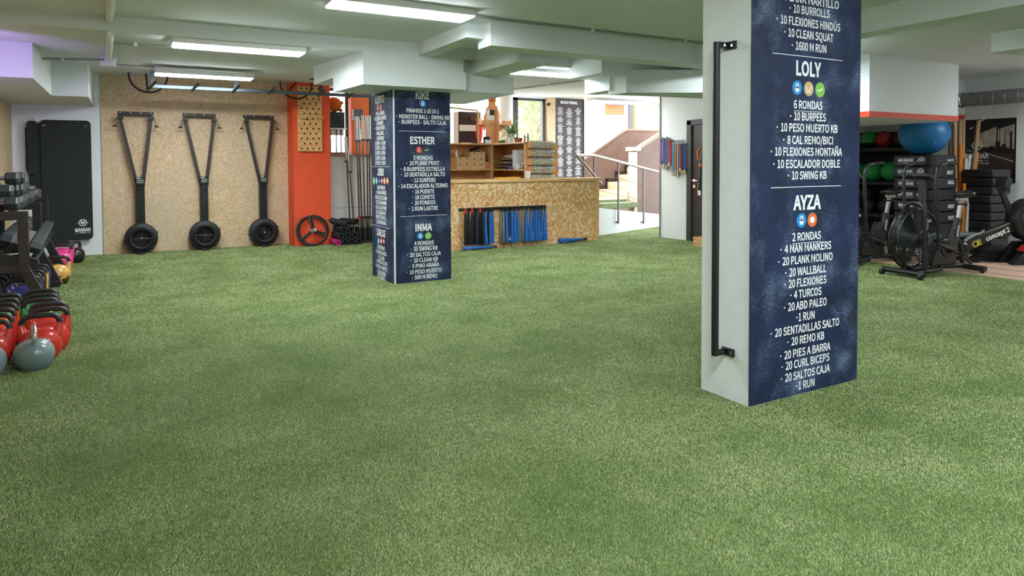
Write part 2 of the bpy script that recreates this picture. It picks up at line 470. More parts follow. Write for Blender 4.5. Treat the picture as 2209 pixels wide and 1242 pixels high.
h = MB().cyl((0, -0.15, 1.04), (-0.05, -0.15, 1.04), 0.012).tube([(-0.05, -0.15, 1.04), (-0.055, -0.2, 1.04), (-0.055, -0.27, 1.035)], 0.011)
h.cyl((0.0, -0.15, 1.04), (-0.012, -0.15, 1.04), 0.028).cyl((0.0, -0.15, 0.94), (-0.014, -0.15, 0.94), 0.03)
h.build('handle', M_chrome, door)

# ------------------------------------------------------------------ ceiling and beams
struct('ceiling', MB().bx(-1.6, 11.5, -3.2, 6.865, 2.62, 2.9), M_ceil, 'plain ceiling over the front of the gym', 'ceiling')
bc = MB(); v = []
for (y, z) in ((6.865, 2.49), (12.1, 2.70)):
    for zz in (z, 2.9):
        v += [(-1.6, y, zz), (11.5, y, zz)]
bc.add(v, [(0, 4, 5, 1), (2, 3, 7, 6), (0, 1, 3, 2), (4, 6, 7, 5), (0, 2, 6, 4), (1, 5, 7, 3)])
struct('ceiling', bc, M_ceil, 'lower ceiling over the back of the gym', 'ceiling')
def beam(label, *boxes):
    m = MB()
    for bb in boxes: m.bx(*bb)
    return struct('beam', m, M_ceil, label, 'beam')
beam('long ceiling beam running right from above the far column', (2.906, 8.2, 5.53, 5.79, 2.409, 2.66))
beam('short ceiling beam joining the long beam and the step', (2.73, 2.906, 5.67, 6.9, 2.49, 2.66))
beam('lit stub beam above the right of the far column', (3.42, 3.80, 5.91, 7.2, 2.35, 2.66))
beam('ceiling beam passing behind the near column', (4.7, 8.4, 6.25, 6.9, 2.36, 2.66))
beam('ceiling beam crossing at the upper right', (5.42, 5.66, -3, 5.53, 2.42, 2.66))
beam('deep beam end at the far upper right', (7.57, 8.05, -3, 3.63, 2.43, 2.66))
cp = MB().prism([(2.129, 6.86), (3.30, 6.87), (3.31, 7.0), (3.99, 7.02), (4.05, 8.53), (3.2, 8.53), (3.2, 7.8), (2.065, 7.787)], 2.153, 2.352)
cp.prism([(2.129, 6.863), (3.27, 6.87), (3.27, 8.7), (2.06, 8.68)], 2.33, 2.66)
cp.bx(3.3, 3.95, 7.03, 8.5, 2.35, 2.66)
struct('beam', cp, M_ceil, 'stepped white capital on top of the far column', 'capital')
c3 = MB().prism([(5.02, 6.55), (5.075, 6.28), (5.9, 5.82), (7.2, 5.82), (7.2, 6.2), (6.32, 6.40)], 2.153, 2.42)
c3.bx(5.0, 5.2, 6.5, 7.0, 2.2, 2.6)
struct('beam', c3, M_ceil, 'white capital showing left of the near column', 'capital')
sf = MB().bx(-1.4, -0.79, 8.26, 11.9, 2.2, 2.75)
sf.bx(-0.79, -0.40, 10.18, 11.9, 2.2, 2.75)
struct('beam', sf, M_ceil, 'boxed white soffit in the upper left corner', 'soffit')
so = thing('soffit', 'big white boxed soffit with an orange lower edge over the balls', 'soffit', (7.70, 5.0, 1.875), kind='structure')
MB().bx(0, 1.92, 0, 2.6, 0, 0.8).build('soffit_box', M_ceil, so)
MB().bx(-0.006, 1.926, -0.006, -0.0005, 0.0, 0.068).bx(-0.006, -0.0005, -0.0005, 2.6, 0.0, 0.068).bx(1.9205, 1.926, -0.0005, 2.6, 0.0, 0.068).build('edge_band', M_orange2, so)
so2 = thing('soffit', 'small white bulkhead with an orange edge behind the large soffit', 'soffit', (10.75, 5.78, 2.0), kind='structure')
MB().bx(0, 0.55, 0, 1.82, 0, 0.7).build('soffit_box', M_ceil, so2)
MB().bx(-0.006, 0.55, -0.006, -0.0005, 0, 0.06).bx(-0.006, -0.0005, -0.0005, 1.82, 0, 0.06).build('edge_band', M_orange2, so2)

# ------------------------------------------------------------------ columns with printed boards
struct('column', MB().bx(2.932, 3.866, 2.575, 2.93, 0, 2.64), P('column_white', (230, 236, 238), 0.6, var=0.03, scale=12, bump=0.12, bscale=25), 'white square column nearest to the camera', 'column')
struct('column', MB().bx(2.566, 3.25, 7.206, 7.955, 0, 2.2), P('column_white_far', (226, 232, 234), 0.6), 'white square column in the middle of the gym', 'column')

M_navy, nt, b = new_mat('navy_chalkboard_print')
N_, L_ = nt.nodes, nt.links
tc = N_.new('ShaderNodeTexCoord')
n1 = N_.new('ShaderNodeTexNoise'); n1.inputs['Scale'].default_value = 3.0; n1.inputs['Detail'].default_value = 8; n1.inputs['Roughness'].default_value = 0.7
L_.new(tc.outputs['Object'], n1.inputs['Vector'])
r1 = N_.new('ShaderNodeValToRGB'); r1.color_ramp.elements[0].position = 0.3; r1.color_ramp.elements[1].position = 0.75
r1.color_ramp.elements[0].color = lin((20, 27, 47)); r1.color_ramp.elements[1].color = lin((40, 54, 92))
L_.new(n1.outputs['Fac'], r1.inputs[0])
mp = N_.new('ShaderNodeMapping'); mp.inputs['Rotation'].default_value = (0, 0.5, 0); mp.inputs['Scale'].default_value = (14, 14, 120)
L_.new(tc.outputs['Object'], mp.inputs['Vector'])
n2 = N_.new('ShaderNodeTexNoise'); n2.inputs['Scale'].default_value = 2.0; n2.inputs['Detail'].default_value = 6; n2.inputs['Roughness'].default_value = 0.75
L_.new(mp.outputs[0], n2.inputs['Vector'])
n3 = N_.new('ShaderNodeTexNoise'); n3.inputs['Scale'].default_value = 4.0; n3.inputs['Detail'].default_value = 3
L_.new(tc.outputs['Object'], n3.inputs['Vector'])
m1 = N_.new('ShaderNodeMath'); m1.operation = 'MULTIPLY'; L_.new(n2.outputs['Fac'], m1.inputs[0]); L_.new(n3.outputs['Fac'], m1.inputs[1])
r2 = N_.new('ShaderNodeMapRange'); r2.inputs[1].default_value = 0.27; r2.inputs[2].default_value = 0.46; r2.inputs[3].default_value = 0; r2.inputs[4].default_value = 0.55
L_.new(m1.outputs[0], r2.inputs[0])
mx = N_.new('ShaderNodeMix'); mx.data_type = 'RGBA'; mx.inputs[7].default_value = lin((150, 172, 205))
L_.new(r2.outputs[0], mx.inputs[0]); L_.new(r1.outputs[0], mx.inputs[6]); L_.new(mx.outputs[2], b.inputs['Base Color'])
b.inputs['Roughness'].default_value = 0.6; b.inputs['Specular IOR Level'].default_value = 0.3

ICON = {'blue': (28, 140, 206), 'tan': (202, 170, 118), 'green': (130, 196, 84), 'orange': (226, 112, 62), 'red': (196, 62, 50), 'darkgreen': (26, 70, 50), 'navy': (44, 70, 140), 'darkred': (160, 36, 40)}
M_icon = {k: P('icon_' + k, c, 0.5, var=0.03) for k, c in ICON.items()}
def board(label, loc, rot, wx, z1, rows, c0, hscale=1.0, hw=1.0):
    """printed board in local x (0..wx), z (0..z1); rows carry x offsets already local"""
    t = thing('workout_board', label, 'board', loc, rot)
    MB().bx(0, wx, -0.004, 0.0, 0.0, z1).build('board_panel', M_navy, t)
    ob = MB()
    for (s, xa, xb, z) in rows:
        a, c = xa - c0, xb - c0
        if a > c: a, c = -a, -c
        hh = 0.047 * hscale
        if s[0] == '-':
            strip(ob, [(a, z), (a + (c - a) * 0.5, z + 0.001), (c, z)], 0.004, -0.0055)
            ob.build('lettering', M_letter, t, smooth=0); ob = MB()
        elif s[0] == 'i':
            r = (c - a) / 2; xc = (a + c) / 2; k = s.split()[1]
            o = MB(); disc(o, xc, z, r, -0.0052); ic = o.build('icon', M_icon[k], t); 
            w = MB()
            if k in ('blue',):
                annulus(w, xc, z + r * 0.28, r * 0.2, r * 0.38, -0.0058, 16); disc(w, xc, z - r * 0.2, r * 0.42, -0.0058, 16)
            elif k in ('orange', 'darkred'):
                disc(w, xc, z, r * 0.52, -0.0058, 8, r * 0.46)
            elif k == 'tan':
                strip(w, [(xc - r * .55, z - r * .5), (xc + r * .55, z - r * .5)], r * .12, -0.0058)
                strip(w, [(xc - r * .45, z + r * .4), (xc - r * .4, z - r * .2), (xc + r * .3, z - r * .25), (xc + r * .5, z + r * .5)], r * .18, -0.0058)
            elif k == 'red':
                disc(w, xc - r * .1, z + r * .5, r * .16, -0.0058, 10)
                strip(w, [(xc - r * .1, z + r * .4), (xc, z - r * .1), (xc + r * .3, z - r * .6)], r * .18, -0.0058)
                strip(w, [(xc, z - r * .1), (xc - r * .35, z - r * .55)], r * .16, -0.0058)
            else:
                strip(w, [(xc - r * .6, z - r * .15), (xc + r * .1, z - r * .1), (xc + r * .5, z + r * .25)], r * .2, -0.0058)
            w.build('pictogram', M_letter, ic, smooth=0)
        else:
            lead = ''
            if s[0] == '.':
                rr = 0.0055 * hscale
                disc(ob, a + rr, z, rr, -0.0055, 10); a += 0.035 * min(1, (c - a) / 0.3); s = s[1:]
            if s[0] == '#':
                text(ob, s[1:], a, c, z, 0.085 * hscale, -0.0055, bold=0.005 * hscale)
            elif s[0] == '_':
                text(ob, s[1:], a, c, z, hh, -0.0055, bold=0.0017)
                strip(ob, [(a, z - hh * 0.78), (c, z - hh * 0.78)], 0.003, -0.0055)
            else:
                text(ob, s, a, c, z, hh, -0.0055, bold=0.0017)
    ob.build('lettering', M_letter, t, smooth=0)
    return t
NEAR= [('PLANK MARTILLO', 3.188, 3.656, 2.247), ('.10 BURROLLS', 3.225, 3.574, 2.187), ('.10 FLEXIONES HINDÚS', 3.12, 3.671, 2.118), ('.10 CLEAN SQUAT', 3.183, 3.609, 2.051), ('.1600 M RUN', 3.246, 3.546, 1.983), ('-', 3.09, 3.697, 1.927), ('#LOLY', 3.286, 3.502, 1.859), ('i blue', 3.256, 3.337, 1.748), ('i tan', 3.354, 3.437, 1.747), ('i green', 3.452, 3.537, 1.746), ('_6 RONDAS', 3.269, 3.518, 1.655), ('.10 BURPEES', 3.238, 3.549, 1.588), ('.10 PESO MUERTO KB', 3.129, 3.657, 1.524), ('.8 CAL REMO/BICI', 3.182, 3.616, 1.455), ('.10 FLEXIONES MONTAÑA', 3.082, 3.701, 1.389), ('.10 ESCALADOR DOBLE', 3.103, 3.683, 1.32), ('.10 SWING KB', 3.224, 3.561, 1.255), ('-', 3.088, 3.695, 1.189), ('#AYZA', 3.272, 3.513, 1.1), ('i blue', 3.302, 3.386, 0.998), ('i orange', 3.396, 3.479, 0.998), ('_2 RONDAS', 3.266, 3.516, 0.906), ('.4 MAN MANKERS', 3.168, 3.61, 0.842), ('.20 PLANK MOLINO', 3.151, 3.624, 0.775), ('.20 WALLBALL', 3.208, 3.567, 0.708), ('.20 FLEXIONES', 3.204, 3.57, 0.643), ('.4 TURCOS', 3.253, 3.526, 0.578), ('.20 ABD PALEO', 3.201, 3.574, 0.512), ('.1 RUN', 3.307, 3.466, 0.445), ('.20 SENTADILLAS SALTO', 3.094, 3.692, 0.378), ('.20 REMO KB', 3.232, 3.555, 0.313), ('.20 PIES A BARRA', 3.173, 3.614, 0.242), ('.20 CURL BICEPS', 3.185, 3.605, 0.179), ('.20 SALTOS CAJA', 3.181, 3.611, 0.112), ('.1 RUN', 3.312, 3.472, 0.049)]
FARF= [('#KIKE', 2.833, 2.997, 2.098), ('i blue', 2.878, 2.957, 2.009), ('PIRAMIDE 1-10 10-1', 2.721, 3.112, 1.926), ('.MONSTER BALL - SWING KB', 2.602, 3.24, 1.858), ('.BURPEES - SALTO CAJA', 2.63, 3.203, 1.799), ('-', 2.633, 3.21, 1.696), ('#ESTHER', 2.763, 3.059, 1.594), ('i red', 2.828, 2.907, 1.488), ('i darkgreen', 2.919, 2.998, 1.489), ('_5 RONDAS', 2.798, 3.034, 1.4), ('.20 PLANK PIVOT', 2.716, 3.112, 1.339), ('.8 BURPEES ESTRELLA', 2.648, 3.183, 1.274), ('.10 SENTADILLA SALTO', 2.653, 3.182, 1.213), ('.12 SURFERS', 2.772, 3.066, 1.148), ('.14 ESCALADOR ALTERNO', 2.618, 3.216, 1.084), ('.16 PUENTE', 2.785, 3.049, 1.02), ('.18 COHETE', 2.784, 3.052, 0.957), ('.20 FONDOS', 2.776, 3.062, 0.894), ('.1 RUN LASTRE', 2.74, 3.092, 0.829), ('-', 2.639, 3.205, 0.746), ('#INMA', 2.816, 3.019, 0.614), ('i blue', 2.835, 2.914, 0.519), ('i green', 2.93, 3.01, 0.516), ('_4 RONDAS', 2.801, 3.038, 0.438), ('.30 SWING KB', 2.756, 3.084, 0.373), ('.20 SALTOS CAJA', 2.712, 3.124, 0.31), ('.20 CLEAN KB', 2.758, 3.087, 0.246), ('.5 PINO ARAÑA', 2.738, 3.103, 0.183), ('.10 PESO MUERTO', 2.709, 3.133, 0.117), ('.500 M REMO', 2.767, 3.077, 0.054)]
FARL= [('#ALBERTO', 7.799, 7.469, 2.075), ('i red', 7.736, 7.645, 1.989), ('i red', 7.634, 7.549, 1.981), ('.PIES A BARRA', 7.793, 7.458, 1.915), ('.FLEXIONES HINDÚS', 7.84, 7.399, 1.859), ('.DOMINADAS', 7.769, 7.503, 1.804), ('.PLANK SPIDER', 7.799, 7.453, 1.747), ('.WALLBALL', 7.773, 7.48, 1.688), ('.SUPERMAN', 7.775, 7.492, 1.628), ('10 REPS + 1 RUN', 7.805, 7.442, 1.571), ('15 REPS + 2 RUN', 7.806, 7.444, 1.516), ('20 REPS + 3 RUN', 7.808, 7.446, 1.459), ('15 REPS + 2 RUN', 7.81, 7.447, 1.4), ('10 REPS + 1 RUN', 7.812, 7.449, 1.344), ('-', 7.954, 7.314, 1.3), ('#JORDI', 7.733, 7.509, 1.238), ('i green', 7.909, 7.819, 1.132), ('i blue', 7.808, 7.72, 1.134), ('i navy', 7.709, 7.633, 1.135), ('i darkred', 7.617, 7.533, 1.137), ('i tan', 7.522, 7.445, 1.139), ('i orange', 7.424, 7.343, 1.141), ('.500 M REMO', 7.777, 7.462, 1.059), ('.10 MAN MAKERS', 7.806, 7.423, 1.002), ('.50 SALTOS COMBA', 7.853, 7.399, 0.943), ('.20 CLEAN BARRA', 7.827, 7.416, 0.886), ('.30 CAL AIR BIKE', 7.84, 7.418, 0.828), ('.20 CARGADAS', 7.831, 7.445, 0.771), ('MONSTER BALL', 7.805, 7.441, 0.716), ('.10 DOMINADAS', 7.818, 7.443, 0.658), ('-', 7.978, 7.318, 0.607), ('#CARLOS', 7.772, 7.472, 0.534), ('i blue', 7.758, 7.671, 0.431), ('i orange', 7.66, 7.58, 0.44), ('i darkred', 7.569, 7.486, 0.447), ('5 RONDAS', 7.761, 7.493, 0.363), ('.5 PRESS BANCA', 7.829, 7.433, 0.304), ('.5 CLEAN', 7.753, 7.512, 0.246), ('.5 PRESS MILITAR', 7.825, 7.413, 0.192), ('.5 PESO MUERTO', 7.845, 7.421, 0.131), ('.5 DOMINADAS', 7.804, 7.462, 0.069), ('LASTRADAS', 7.775, 7.492, 0.017)]
board('navy workout board on the near column listing wallball, turcos and curl biceps', (2.928, 2.575, 0.005), 0, 0.942, 2.61, NEAR, 2.928)
board('navy workout board facing the room on the far column listing surfers, cohete and fondos', (2.585, 7.206, 0.005), 0, 0.668, 2.145, FARF, 2.585)
board('navy workout board on the shaded left side of the far column with six small icons', (2.562, 7.955, 0.005), -PI / 2, 0.745, 2.148, FARL, 7.955)
# vertical grab bar on the near column
gb = thing('grab_bar', 'long black vertical grab bar on the white side of the near column', 'bar', (2.932, 2.735, 0))
MB().tube([(-0.082, 0.01, 0.255), (-0.082, 0.01, 1.998)], 0.02, 16).build('bar', M_black, gb)
for z in (0.272, 1.982):
    b_ = MB().bx(-0.012, 0, -0.06, 0.03, z - 0.022, z + 0.022).bx(-0.085, 0, -0.006, 0.006, z - 0.018, z + 0.018)
    br = b_.build('bracket', M_black, gb, bevel=0.003)
    MB().cyl((-0.012, -0.042, z), (-0.02, -0.042, z), 0.012, n=6).cyl((-0.045, -0.006, z), (-0.045, -0.014, z), 0.009, n=6).build('bolt', M_chrome, br)

# ------------------------------------------------------------------ ceiling lights
def light_fixture(label, loc, L=1.19, Wd=0.28, first=[None], rot=0.0):
    if first[0] is None:
        t = thing('ceiling_light', label, 'light', loc, group='LED ceiling panels')
        MB().bx(-L / 2, L / 2, -Wd / 2, Wd / 2, 0.012, 0.066).build('housing', M_white, t, bevel=0.003)
        MB().bx(-L / 2 + 0.015, L / 2 - 0.015, -Wd / 2 + 0.012, Wd / 2 - 0.012, 0, 0.0125).build('diffuser', M_diff, t)
        first[0] = t; return t
    return dup(first[0], loc, rot, label)
light_fixture('largest bright LED panel on the front ceiling at the top edge', (1.965, 5.27, 2.553))
light_fixture('LED panel on the ceiling between the largest panel and the ski machines', (0.98, 7.05, 2.431))
light_fixture('LED panel close to the strand board wall above the ski machines', (0.93, 9.9, 2.49))
light_fixture('LED panel right of the stepped capital in front of the shelf', (4.63, 7.33, 2.452))
light_fixture('LED panel hanging in front of the entrance stairs', (8.05, 10.25, 2.475))
for (x, y, lab) in [(1.4, 1.0, 'LED panel on the front ceiling over the open turf'), (6.4, 4.9, 'LED panel on the ceiling hidden behind the near column'), (3.9, 0.6, 'LED panel on the front ceiling right of the open turf'),
                    (10.8, 3.1, 'LED panel on the ceiling over the rowing machine near the poster wall'), (5.6, -0.9, 'LED panel on the ceiling near the open end of the gym, right row'), (1.8, -1.6, 'LED panel on the ceiling near the open end of the gym, left row')]:
    light_fixture(lab, (x, y, 2.553), rot=0.0)
# purple lamp at the left edge of the room
pl = bpy.data.lights.new('purple_spot', 'SPOT'); pl.energy = 11; pl.color = (0.5, 0.3, 1.0); pl.spot_size = 1.5; pl.spot_blend = 0.9; pl.shadow_soft_size = 0.1
plo = bpy.data.objects.new('purple_spot', pl); COL.objects.link(plo); plo.location = (-1.25, 6.9, 1.85)
plo.rotation_euler = (Vector((-1.15, 8.3, 2.4)) - Vector(plo.location)).to_track_quat('-Z', 'Y').to_euler()

# ------------------------------------------------------------------ conduits on the ceiling
M_cond = P('grey_conduit', (150, 150, 142), 0.6)
def conduit(label, pts, r=0.011, clips=()):
    t = thing('cable_conduit', label, 'conduit', pts[0])
    o = Vector(pts[0])
    MB().tube([tuple(Vector(p) - o) for p in pts], r, 8).build('pipe', M_cond if r < 0.02 else M_white, t)
    if clips:
        c = MB()
        for p in clips: c.box(tuple(Vector(p) - o), (0.03, 0.03, 0.035))
        c.build('clip', M_white, t)
conduit('thin conduit along the ceiling right of the largest light panel', [(2.57, 5.28, 2.606), (2.9, 5.34, 2.606), (5.5, 5.36, 2.606)], 0.012, [(3.9, 5.34, 2.606), (5.1, 5.355, 2.606)])
conduit('conduit across the ceiling towards the window above the counter', [(5.7, 7.6, 2.505), (5.75, 9.0, 2.561), (5.8, 10.6, 2.625), (5.85, 11.3, 2.653)], 0.013, [(5.75, 9.0, 2.558), (5.78, 9.8, 2.59), (5.8, 10.6, 2.622)])
conduit('fat white pipe along the ceiling at the upper left', [(-0.02, 4.2, 2.59), (-0.1, 6.85, 2.59)], 0.03)
conduit('pair of conduits dropping to the junction box above the soffit', [(-0.1, 6.9, 2.463), (-0.13, 8.2, 2.515), (-0.16, 9.19, 2.555)], 0.028)
conduit('horizontal conduit from the soffit to the junction box', [(-0.79, 9.2, 2.52), (-0.2, 9.2, 2.55)], 0.014, [(-0.6, 9.2, 2.53)])
conduit('conduit running from the pipe to the second light panel', [(-0.12, 7.5, 2.485), (0.58, 7.45, 2.483)], 0.011, [(0.1, 7.48, 2.484)])
conduit('conduit on the ceiling left of the panel over the ski machines', [(-0.15, 9.85, 2.588), (0.34, 9.9, 2.588)], 0.009)
jb = MB().bx(-0.24, -0.08, 9.2, 9.34, 2.48, 2.6)
tag(jb.build('junction_box', M_white, bevel=0.006), 'small white junction box on the ceiling under the conduits', 'box')
# spiral duct
dt = thing('air_duct', 'round galvanised air duct under the ceiling above the poster', 'duct', (11.02, 5.78, 2.27))
MB().tube([(0, 0, 0), (0, -8.6, 0)], 0.105, 28).build('duct_pipe', M_galv, dt)
sm = MB()
for i in range(30): sm.ring((0, -0.25 - 0.16 * i, 0), 0.106, 0.004, 28, 4, 'Y')
sm.build('seam', M_galv, dt)
MB().ring((0, -0.12, 0), 0.11, 0.012, 28, 6, 'Y').build('collar', M_chrome, dt)
# ------------------------------------------------------------------ artificial turf
M_turf, nt, b = new_mat('turf_blades')
N_, L_ = nt.nodes, nt.links
at = N_.new('ShaderNodeAttribute'); at.attribute_name = 'tint'
tc = N_.new('ShaderNodeTexCoord')
nz = N_.new('ShaderNodeTexNoise'); nz.inputs['Scale'].default_value = 1.6; nz.inputs['Detail'].default_value = 5; nz.inputs['Roughness'].default_value = 0.65
L_.new(tc.outputs['Object'], nz.inputs['Vector'])
ma = N_.new('ShaderNodeMath'); ma.operation = 'MULTIPLY_ADD'; ma.inputs[1].default_value = 0.55; 
L_.new(at.outputs['Fac'], ma.inputs[0]); L_.new(nz.outputs['Fac'], ma.inputs[2])
rp = N_.new('ShaderNodeValToRGB'); e = rp.color_ramp.elements
e[0].position = 0.3; e[0].color = lin((98, 116, 58)); e[1].position = 1.08 if False else 1.0; e[1].color = lin((202, 206, 162))
k = e.new(0.62); k.color = lin((134, 152, 88)); k = e.new(0.85); k.color = lin((172, 182, 124))
L_.new(ma.outputs[0], rp.inputs[0]); L_.new(rp.outputs[0], b.inputs['Base Color'])
b.inputs['Roughness'].default_value = 0.6; b.inputs['Specular IOR Level'].default_value = 0.25
def make_turf():
    cell = 0.25
    xs, ys = [], []
    gx = np.arange(-1.4, 10.6, cell); gy = np.arange(-0.2, 11.88, cell)
    for x in gx:
        for y in gy:
            if x > 8.5 and y < 9.3 and x >= 8.72: continue
            d = math.hypot(x + cell / 2, y + cell / 2)
            if x < -0.75 * y - 0.6 or x > 2.6 * y + 1.3: continue
            den = 88000 * (2.3 / max(d, 1.6)) ** 1.42
            n = int(den * cell * cell + RNG.random())
            w = cell if y >= 9.3 else min(cell, 8.72 - x)
            xs.append(x + RNG.random(n) * w); ys.append(y + RNG.random(n) * cell)
    x = np.concatenate(xs); y = np.concatenate(ys); n = len(x)
    keep = np.ones(len(x), bool)
    for (x0, x1, y0, y1) in ((2.94, 3.86, 2.58, 2.92), (2.57, 3.24, 7.21, 7.95), (2.38, 9, 11.43, 13), (2.98, 12, 11.6, 13), (4.2, 7.12, 9.56, 13), (8.41, 11, 5.6, 9.44)):
        keep &= ~((x > x0) & (x < x1) & (y > y0) & (y < y1))
    keep &= ~((y > 10.19 + (x - 7.61) * 0.3784) & (x > 6.9))
    x = x[keep]; y = y[keep]; n = len(x)
    d = np.hypot(x, y)
    w = 0.0015 * (np.maximum(d, 1.6) / 2.3) ** 0.75 * (0.7 + 0.6 * RNG.random(n))
    h = (0.0045 + 0.0045 * RNG.random(n)) * np.clip(d / 5, 1, 1.15)
    a = RNG.random(n) * 2 * PI
    la = RNG.normal(0.9, 0.9, n); ll = h * (0.3 + 0.9 * RNG.random(n))
    co = np.empty((n, 3, 3), np.float32)
    co[:, 0, 0] = x - np.cos(a) * w / 2; co[:, 0, 1] = y - np.sin(a) * w / 2; co[:, 0, 2] = 0
    co[:, 1, 0] = x + np.cos(a) * w / 2; co[:, 1, 1] = y + np.sin(a) * w / 2; co[:, 1, 2] = 0
    co[:, 2, 0] = x + np.cos(la) * ll; co[:, 2, 1] = y + np.sin(la) * ll; co[:, 2, 2] = h
    me = bpy.data.meshes.new('artificial_turf')
    me.vertices.add(n * 3); me.vertices.foreach_set('co', co.reshape(-1))
    me.loops.add(n * 3); me.loops.foreach_set('vertex_index', np.arange(n * 3, dtype=np.int32))
    me.polygons.add(n); me.polygons.foreach_set('loop_start', np.arange(0, n * 3, 3, dtype=np.int32))
    me.update(calc_edges=True)
    t = me.attributes.new('tint', 'FLOAT', 'POINT')
    t.data.foreach_set('value', np.repeat(RNG.random(n).astype(np.float32) ** 1.4, 3))
    me.materials.append(M_turf)
    o = bpy.data.objects.new('artificial_turf', me); COL.objects.link(o)
    tag(o, 'short green artificial grass covering the gym floor', 'turf', kind='stuff')
make_turf()

# ------------------------------------------------------------------ black mats hanging on the white wall
mt = thing('exercise_mat', 'large black exercise mat with a white logo hanging on the white wall', 'mat', (-0.755, 11.84, 0.245))
def rrect(x0, x1, z0, z1, r, n=6):
    p = []
    for (cx, cz, a0) in ((x1 - r, z1 - r, 0), (x0 + r, z1 - r, PI / 2), (x0 + r, z0 + r, PI), (x1 - r, z0 + r, 1.5 * PI)):
        p += [(cx + r * math.cos(a0 + PI / 2 * i / n), cz + r * math.sin(a0 + PI / 2 * i / n)) for i in range(n + 1)]
    return p
MB().plate(rrect(-0.31, 0.31, 0, 1.745, 0.06), -0.03, 0.0).build('mat_body', M_foam, mt, bevel=0.006)
for x in (-0.262, 0.245):
    MB().ring((x, -0.031, 1.665), 0.013, 0.004, 16, 6).build('eyelet', M_chrome, mt)
lg = MB(); emblem(lg, 0.185, 0.25, 0.052, -0.031); text(lg, 'MANIAK', 0.085, 0.285, 0.145, 0.055, -0.031, bold=0.004)
text(lg, 'FITNESS', 0.145, 0.225, 0.1, 0.016, -0.031, bold=0.001); strip(lg, [(0.09, 0.1), (0.138, 0.1)], 0.004, -0.031); strip(lg, [(0.232, 0.1), (0.28, 0.1)], 0.004, -0.031)
lg.build('logo', M_letter, mt, smooth=0)
m2 = thing('exercise_mat', 'narrow folded black mats hanging on a hook left of the large mat', 'mat', (-1.13, 11.86, 0.95))
f = MB()
f.plate(rrect(-0.09, 0.015, 0.25, 1.0, 0.02), -0.075, -0.045).plate(rrect(-0.075, 0.02, 0.1, 1.02, 0.02), -0.045, -0.012)
f.plate(rrect(-0.11, -0.05, 0.3, 0.93, 0.02), -0.03, 0.0).plate(rrect(0.0, 0.07, 0.05, 0.99, 0.02), -0.035, -0.008)
f.build('folded_mat', M_foam, m2, bevel=0.006)
MB().cyl((-0.02, 0.03, 1.04), (-0.02, -0.06, 1.045), 0.005).tube([(-0.02, -0.06, 1.045), (-0.02, -0.075, 1.06), (-0.02, -0.07, 1.08)], 0.005).build('hook', M_chrome, m2)

